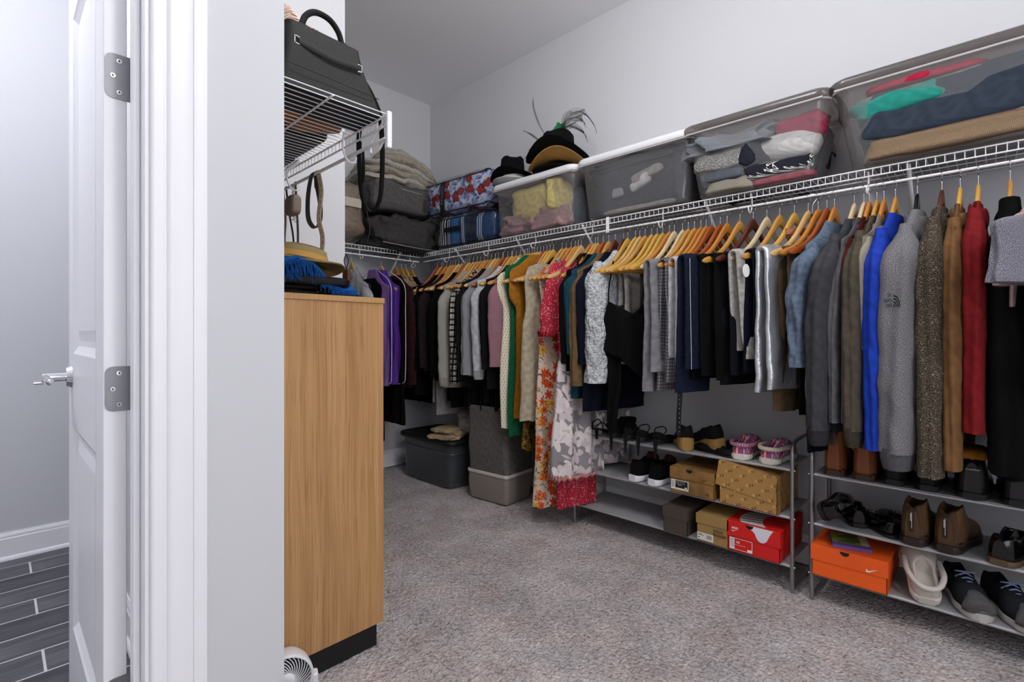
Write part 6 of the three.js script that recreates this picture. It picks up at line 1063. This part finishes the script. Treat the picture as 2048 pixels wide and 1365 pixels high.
// straps and belts hanging from the short shelf's rod
{
  const rx = LW + GAP + SD, taupe = fab(0x8d8072, 'plain', { roughness: .6 }), grey = fab(0x55524f, 'plain', { roughness: .6 });
  const hang = (name, label, cat, z, x = rx) => thing(name, label, cat, [x, RODY, z]);
  let t = hang('belt', 'grey webbing belt looped over the short rod', 'belt', -1.70);
  mesh('webbing', ribbon([[.012, -.04, .0], [.008, .0, 0], [0, .008, 0], [-.01, -.02, .0], [-.018, -.1, -.004], [-.014, -.165, 0], [.004, -.185, .004], [.02, -.165, .004], [.024, -.09, 0], [.012, -.03, 0]], .034, [0, 0, 1], .003, 60), grey, t);
  t = hang('coin_purse', 'small taupe purse hanging by a chain from the short rod', 'purse', -1.87);
  mesh('body', soft(.04, .075, .075, { p: .5, amp: .004 }).translate(.0, -.115, 0), taupe, t); const ch = []; for (let i = 0; i < 9; i++) ch.push(new THREE.TorusGeometry(.0045, .0012, 5, 10).rotateY(i % 2 * 1.57).translate(0, -.006 - i * .006, 0)); mesh('chain', merge(ch), M.chrome, t); mesh('ring', new THREE.TorusGeometry(.008, .0016, 6, 16).translate(0, -.122, 0), M.chrome, t);
  t = hang('wrist_strap', 'taupe leather wrist strap below the small purse', 'strap', -1.85); mesh('leather', ribbon([[.0, .008, 0], [.006, -.1, 0], [.008, -.2, .004], [.004, -.27, .0], [-.006, -.3, -.014]], .018, [0, 0, 1], .004, 40), taupe, t); mesh('ring', new THREE.TorusGeometry(.01, .002, 6, 16).translate(.003, -.13, 0), M.chrome, t);
  t = hang('bag_strap', 'beige strap with dark letter pattern hanging near the straw hat', 'strap', -1.665);
  const mono = mat({ map: canvasTex(64, 256, (g) => { g.fillStyle = '#c3b49a'; g.fillRect(0, 0, 64, 256); g.fillStyle = '#5d4a34'; g.font = 'bold 40px serif'; for (let i = 0; i < 5; i++) g.fillText('EF'[i % 2], 18, 44 + i * 50); }, [.022, .1]), roughness: .7 });
  mesh('webbing', ribbon([[0, .008, 0], [.012, -.06, 0], [.004, -.16, 0], [.022, -.215, -.012], [.024, -.26, -.02], [.004, -.3, 0]], .022, [.3, 0, 1], .003, 50), mono, t);
  t = hang('bag_strap', 'black strap hanging at the far end of the short rod', 'strap', -1.935); mesh('leather', ribbon([[0, .008, 0], [.01, -.08, 0], [.02, -.2, .02], [0, -.28, .05]], .014, [0, 0, 1], .003, 40), M.blackLeather, t);
  t = hang('bag_strap', 'cream patterned strap beside the tall pine board', 'strap', -1.965); mesh('webbing', ribbon([[0, .008, 0], [.01, -.1, 0], [.0, -.22, .02], [.01, -.3, .05]], .022, [0, 0, 1], .003, 40), mono, t);
}
// ---------------------------------------------------------------- on the cabinet
{
  const CT = 1.1755;
  const t = thing('pine_board', 'narrow pine board standing on the cabinet against the left wall', 'board', [.585, CT, -1.64]); mesh('board', rbox(.04, .33, .014, .002, 0, .165, 0), M.oakEdge, t);
  const wal = (label, x, y, z, w, h, d, turn, m = M.blackLeather) => { const g = thing('wallet', label, 'wallet', [x, y, z], turn); const loop = []; for (const s of [-1, 1]) loop.push(rbox(w, h * .36, d, h * .17, 0, h / 2 + s * h * .3, 0)); mesh('flaps', merge(loop), m, g); mesh('spine', (() => { const rings = []; for (let i = 0; i <= 10; i++) { const a = -Math.PI / 2 + Math.PI * i / 10; const r = []; for (let j = 0; j < 8; j++) { const p = j / 8 * 6.283, rr = h * .3 + h * .17 * Math.cos(p); r.push([w / 2 - .004 + rr * Math.cos(a) * .9, h / 2 + rr * Math.sin(a), d / 2 * .98 * spow(Math.sin(p), .3)]); } rings.push(r); } return loft(rings); })(), m, g); return g; };
  wal('black leather wallet lying at the left of the cabinet top', .645, CT, -1.568, .10, .028, .10, .0);
  wal('black leather wallet lying at the right of the cabinet top', .755, CT, -1.568, .095, .026, .10, .02);
  solo('clutch', 'black flat clutch lying across both wallets', 'clutch', soft(.23, .03, .14, { p: .35, amp: .004 }), M.blackLeather, [.69, CT + .0285, -1.56], .03);
  wal('black leather wallet on top of the clutch, under the blue scarf', .64, CT + .059, -1.555, .09, .024, .09, .05);
  // blue fringed scarf draped over the pile
  const sc = thing('scarf', 'bright blue fringed scarf draped over the black wallets', 'scarf', [.70, CT + .085, -1.556]), bl = fab(0x1f63b5, 'weave');
  mesh('cloth', slab((a, b) => { const x = lerp(-.11, .115, b), z = lerp(.055, -.06, a); return [x, .006 + .012 * Math.sin(b * 7) - .075 * Math.pow(sstep(.25, 1, b), 1.2) + .004 * nz(x * 40, z * 40) + .006 * Math.sin(a * 9 + b * 6), z]; }, 16, 30, .012), bl, sc);
  const fr = []; for (let i = 0; i < 170; i++) { const b = i / 170, x = lerp(-.11, .12, b), y = .006 + .012 * Math.sin(b * 7) - .075 * Math.pow(sstep(.25, 1, b), 1.2), l = .035 + rnd() * .03; fr.push(tube([[x, y, .055], [x + (rnd() - .4) * .012, Math.max(-.078, y - l * .4), .060 + rnd() * .006], [x + (rnd() - .3) * .02, Math.max(-.082, y - l), .060 + rnd() * .008]], .0011, 5, 4)); } for (let i = 0; i < 60; i++) { const z = lerp(-.05, .055, i / 60); fr.push(tube([[.113, -.075, z], [.124 + rnd() * .006, -.078, z + rnd() * .006], [.128 + rnd() * .01, -.082, z + rnd() * .01]], .0011, 5, 4)); }
  const f = mesh('fringe', merge(fr), bl, sc); f.userData.kind = 'stuff';
  // straw hat behind it
  const h = thing('straw_hat', 'natural straw hat lying on the blue scarf', 'hat', [.69, CT + .112, -1.615], 0); h.rotation.order = 'YXZ'; h.rotation.z = -.14;
  mesh('crown_and_brim', hatGeo({ R: .13, crownR: .075, crownH: .05, wave: .008, up: -.006, pinch: .0 }), fab(0xe6c993, 'knit'), h); mesh('hat_band', new THREE.CylinderGeometry(.0765, .079, .018, 36, 1, true).scale(1.06, 1, .94).translate(0, .014, 0), fab(0xc79a55, 'plain'), h);
  const l = thing('leather_tag', 'brown leather luggage tag with a black cord by the scarf', 'tag', [.838, CT, -1.60], .2); mesh('tag', rbox(.012, .1, .03, .004, 0, .052, 0), mat({ color: 0x5d3016, roughness: .5 }), l); mesh('cord', tube([[0, .1, 0], [.004, .13, .006], [0, .15, 0], [-.004, .13, -.006], [0, .1, 0]], .002, 30, 5), M.black, l);
}
// ---------------------------------------------------------------- small white fan on the carpet
{
  const t = thing('desk_fan', 'small white fan with a spiral grille on the carpet', 'fan', [.553, 0, -1.385], -.35), wm = mat({ color: 0xe4e5ea, roughness: .4 });
  const cy = .118, R = .062;
  mesh('housing', (() => { const pts = []; for (const [r, z] of [[.001, -.075], [.025, -.073], [.045, -.06], [.058, -.03], [.064, 0], [.066, .018], [.062, .026], [.058, .02], [.056, .0]]) pts.push(new THREE.Vector2(r, z)); return new THREE.LatheGeometry(pts, 48).rotateX(Math.PI / 2).translate(0, cy, 0); })(), wm, t);
  mesh('dark_core', new THREE.CircleGeometry(.056, 40).translate(0, cy, -.002), M.black, t);
  for (let k = 0; k < 30; k++) { const a = k / 30 * Math.PI * 2, pts = []; for (let i = 0; i <= 6; i++) { const s = i / 6, r = lerp(.016, .058, s), b = a + s * .95; pts.push([r * Math.cos(b), cy + r * Math.sin(b), .021 - .006 * s * s]); } mesh('grille_bar', tube(pts, .0016, 10, 5), wm, t); }
  mesh('grille_hub', new THREE.SphereGeometry(.019, 24, 12).scale(1, 1, .45).translate(0, cy, .02), wm, t);
  mesh('stand', merge([rbox(.1, .016, .1, .006, 0, .008, -.01), rbox(.018, .09, .03, .006, -.07, .06, -.01), rbox(.018, .09, .03, .006, .07, .06, -.01), rbox(.156, .014, .04, .005, 0, .02, -.01)]), wm, t);
}
renderer.render(scene, camera);
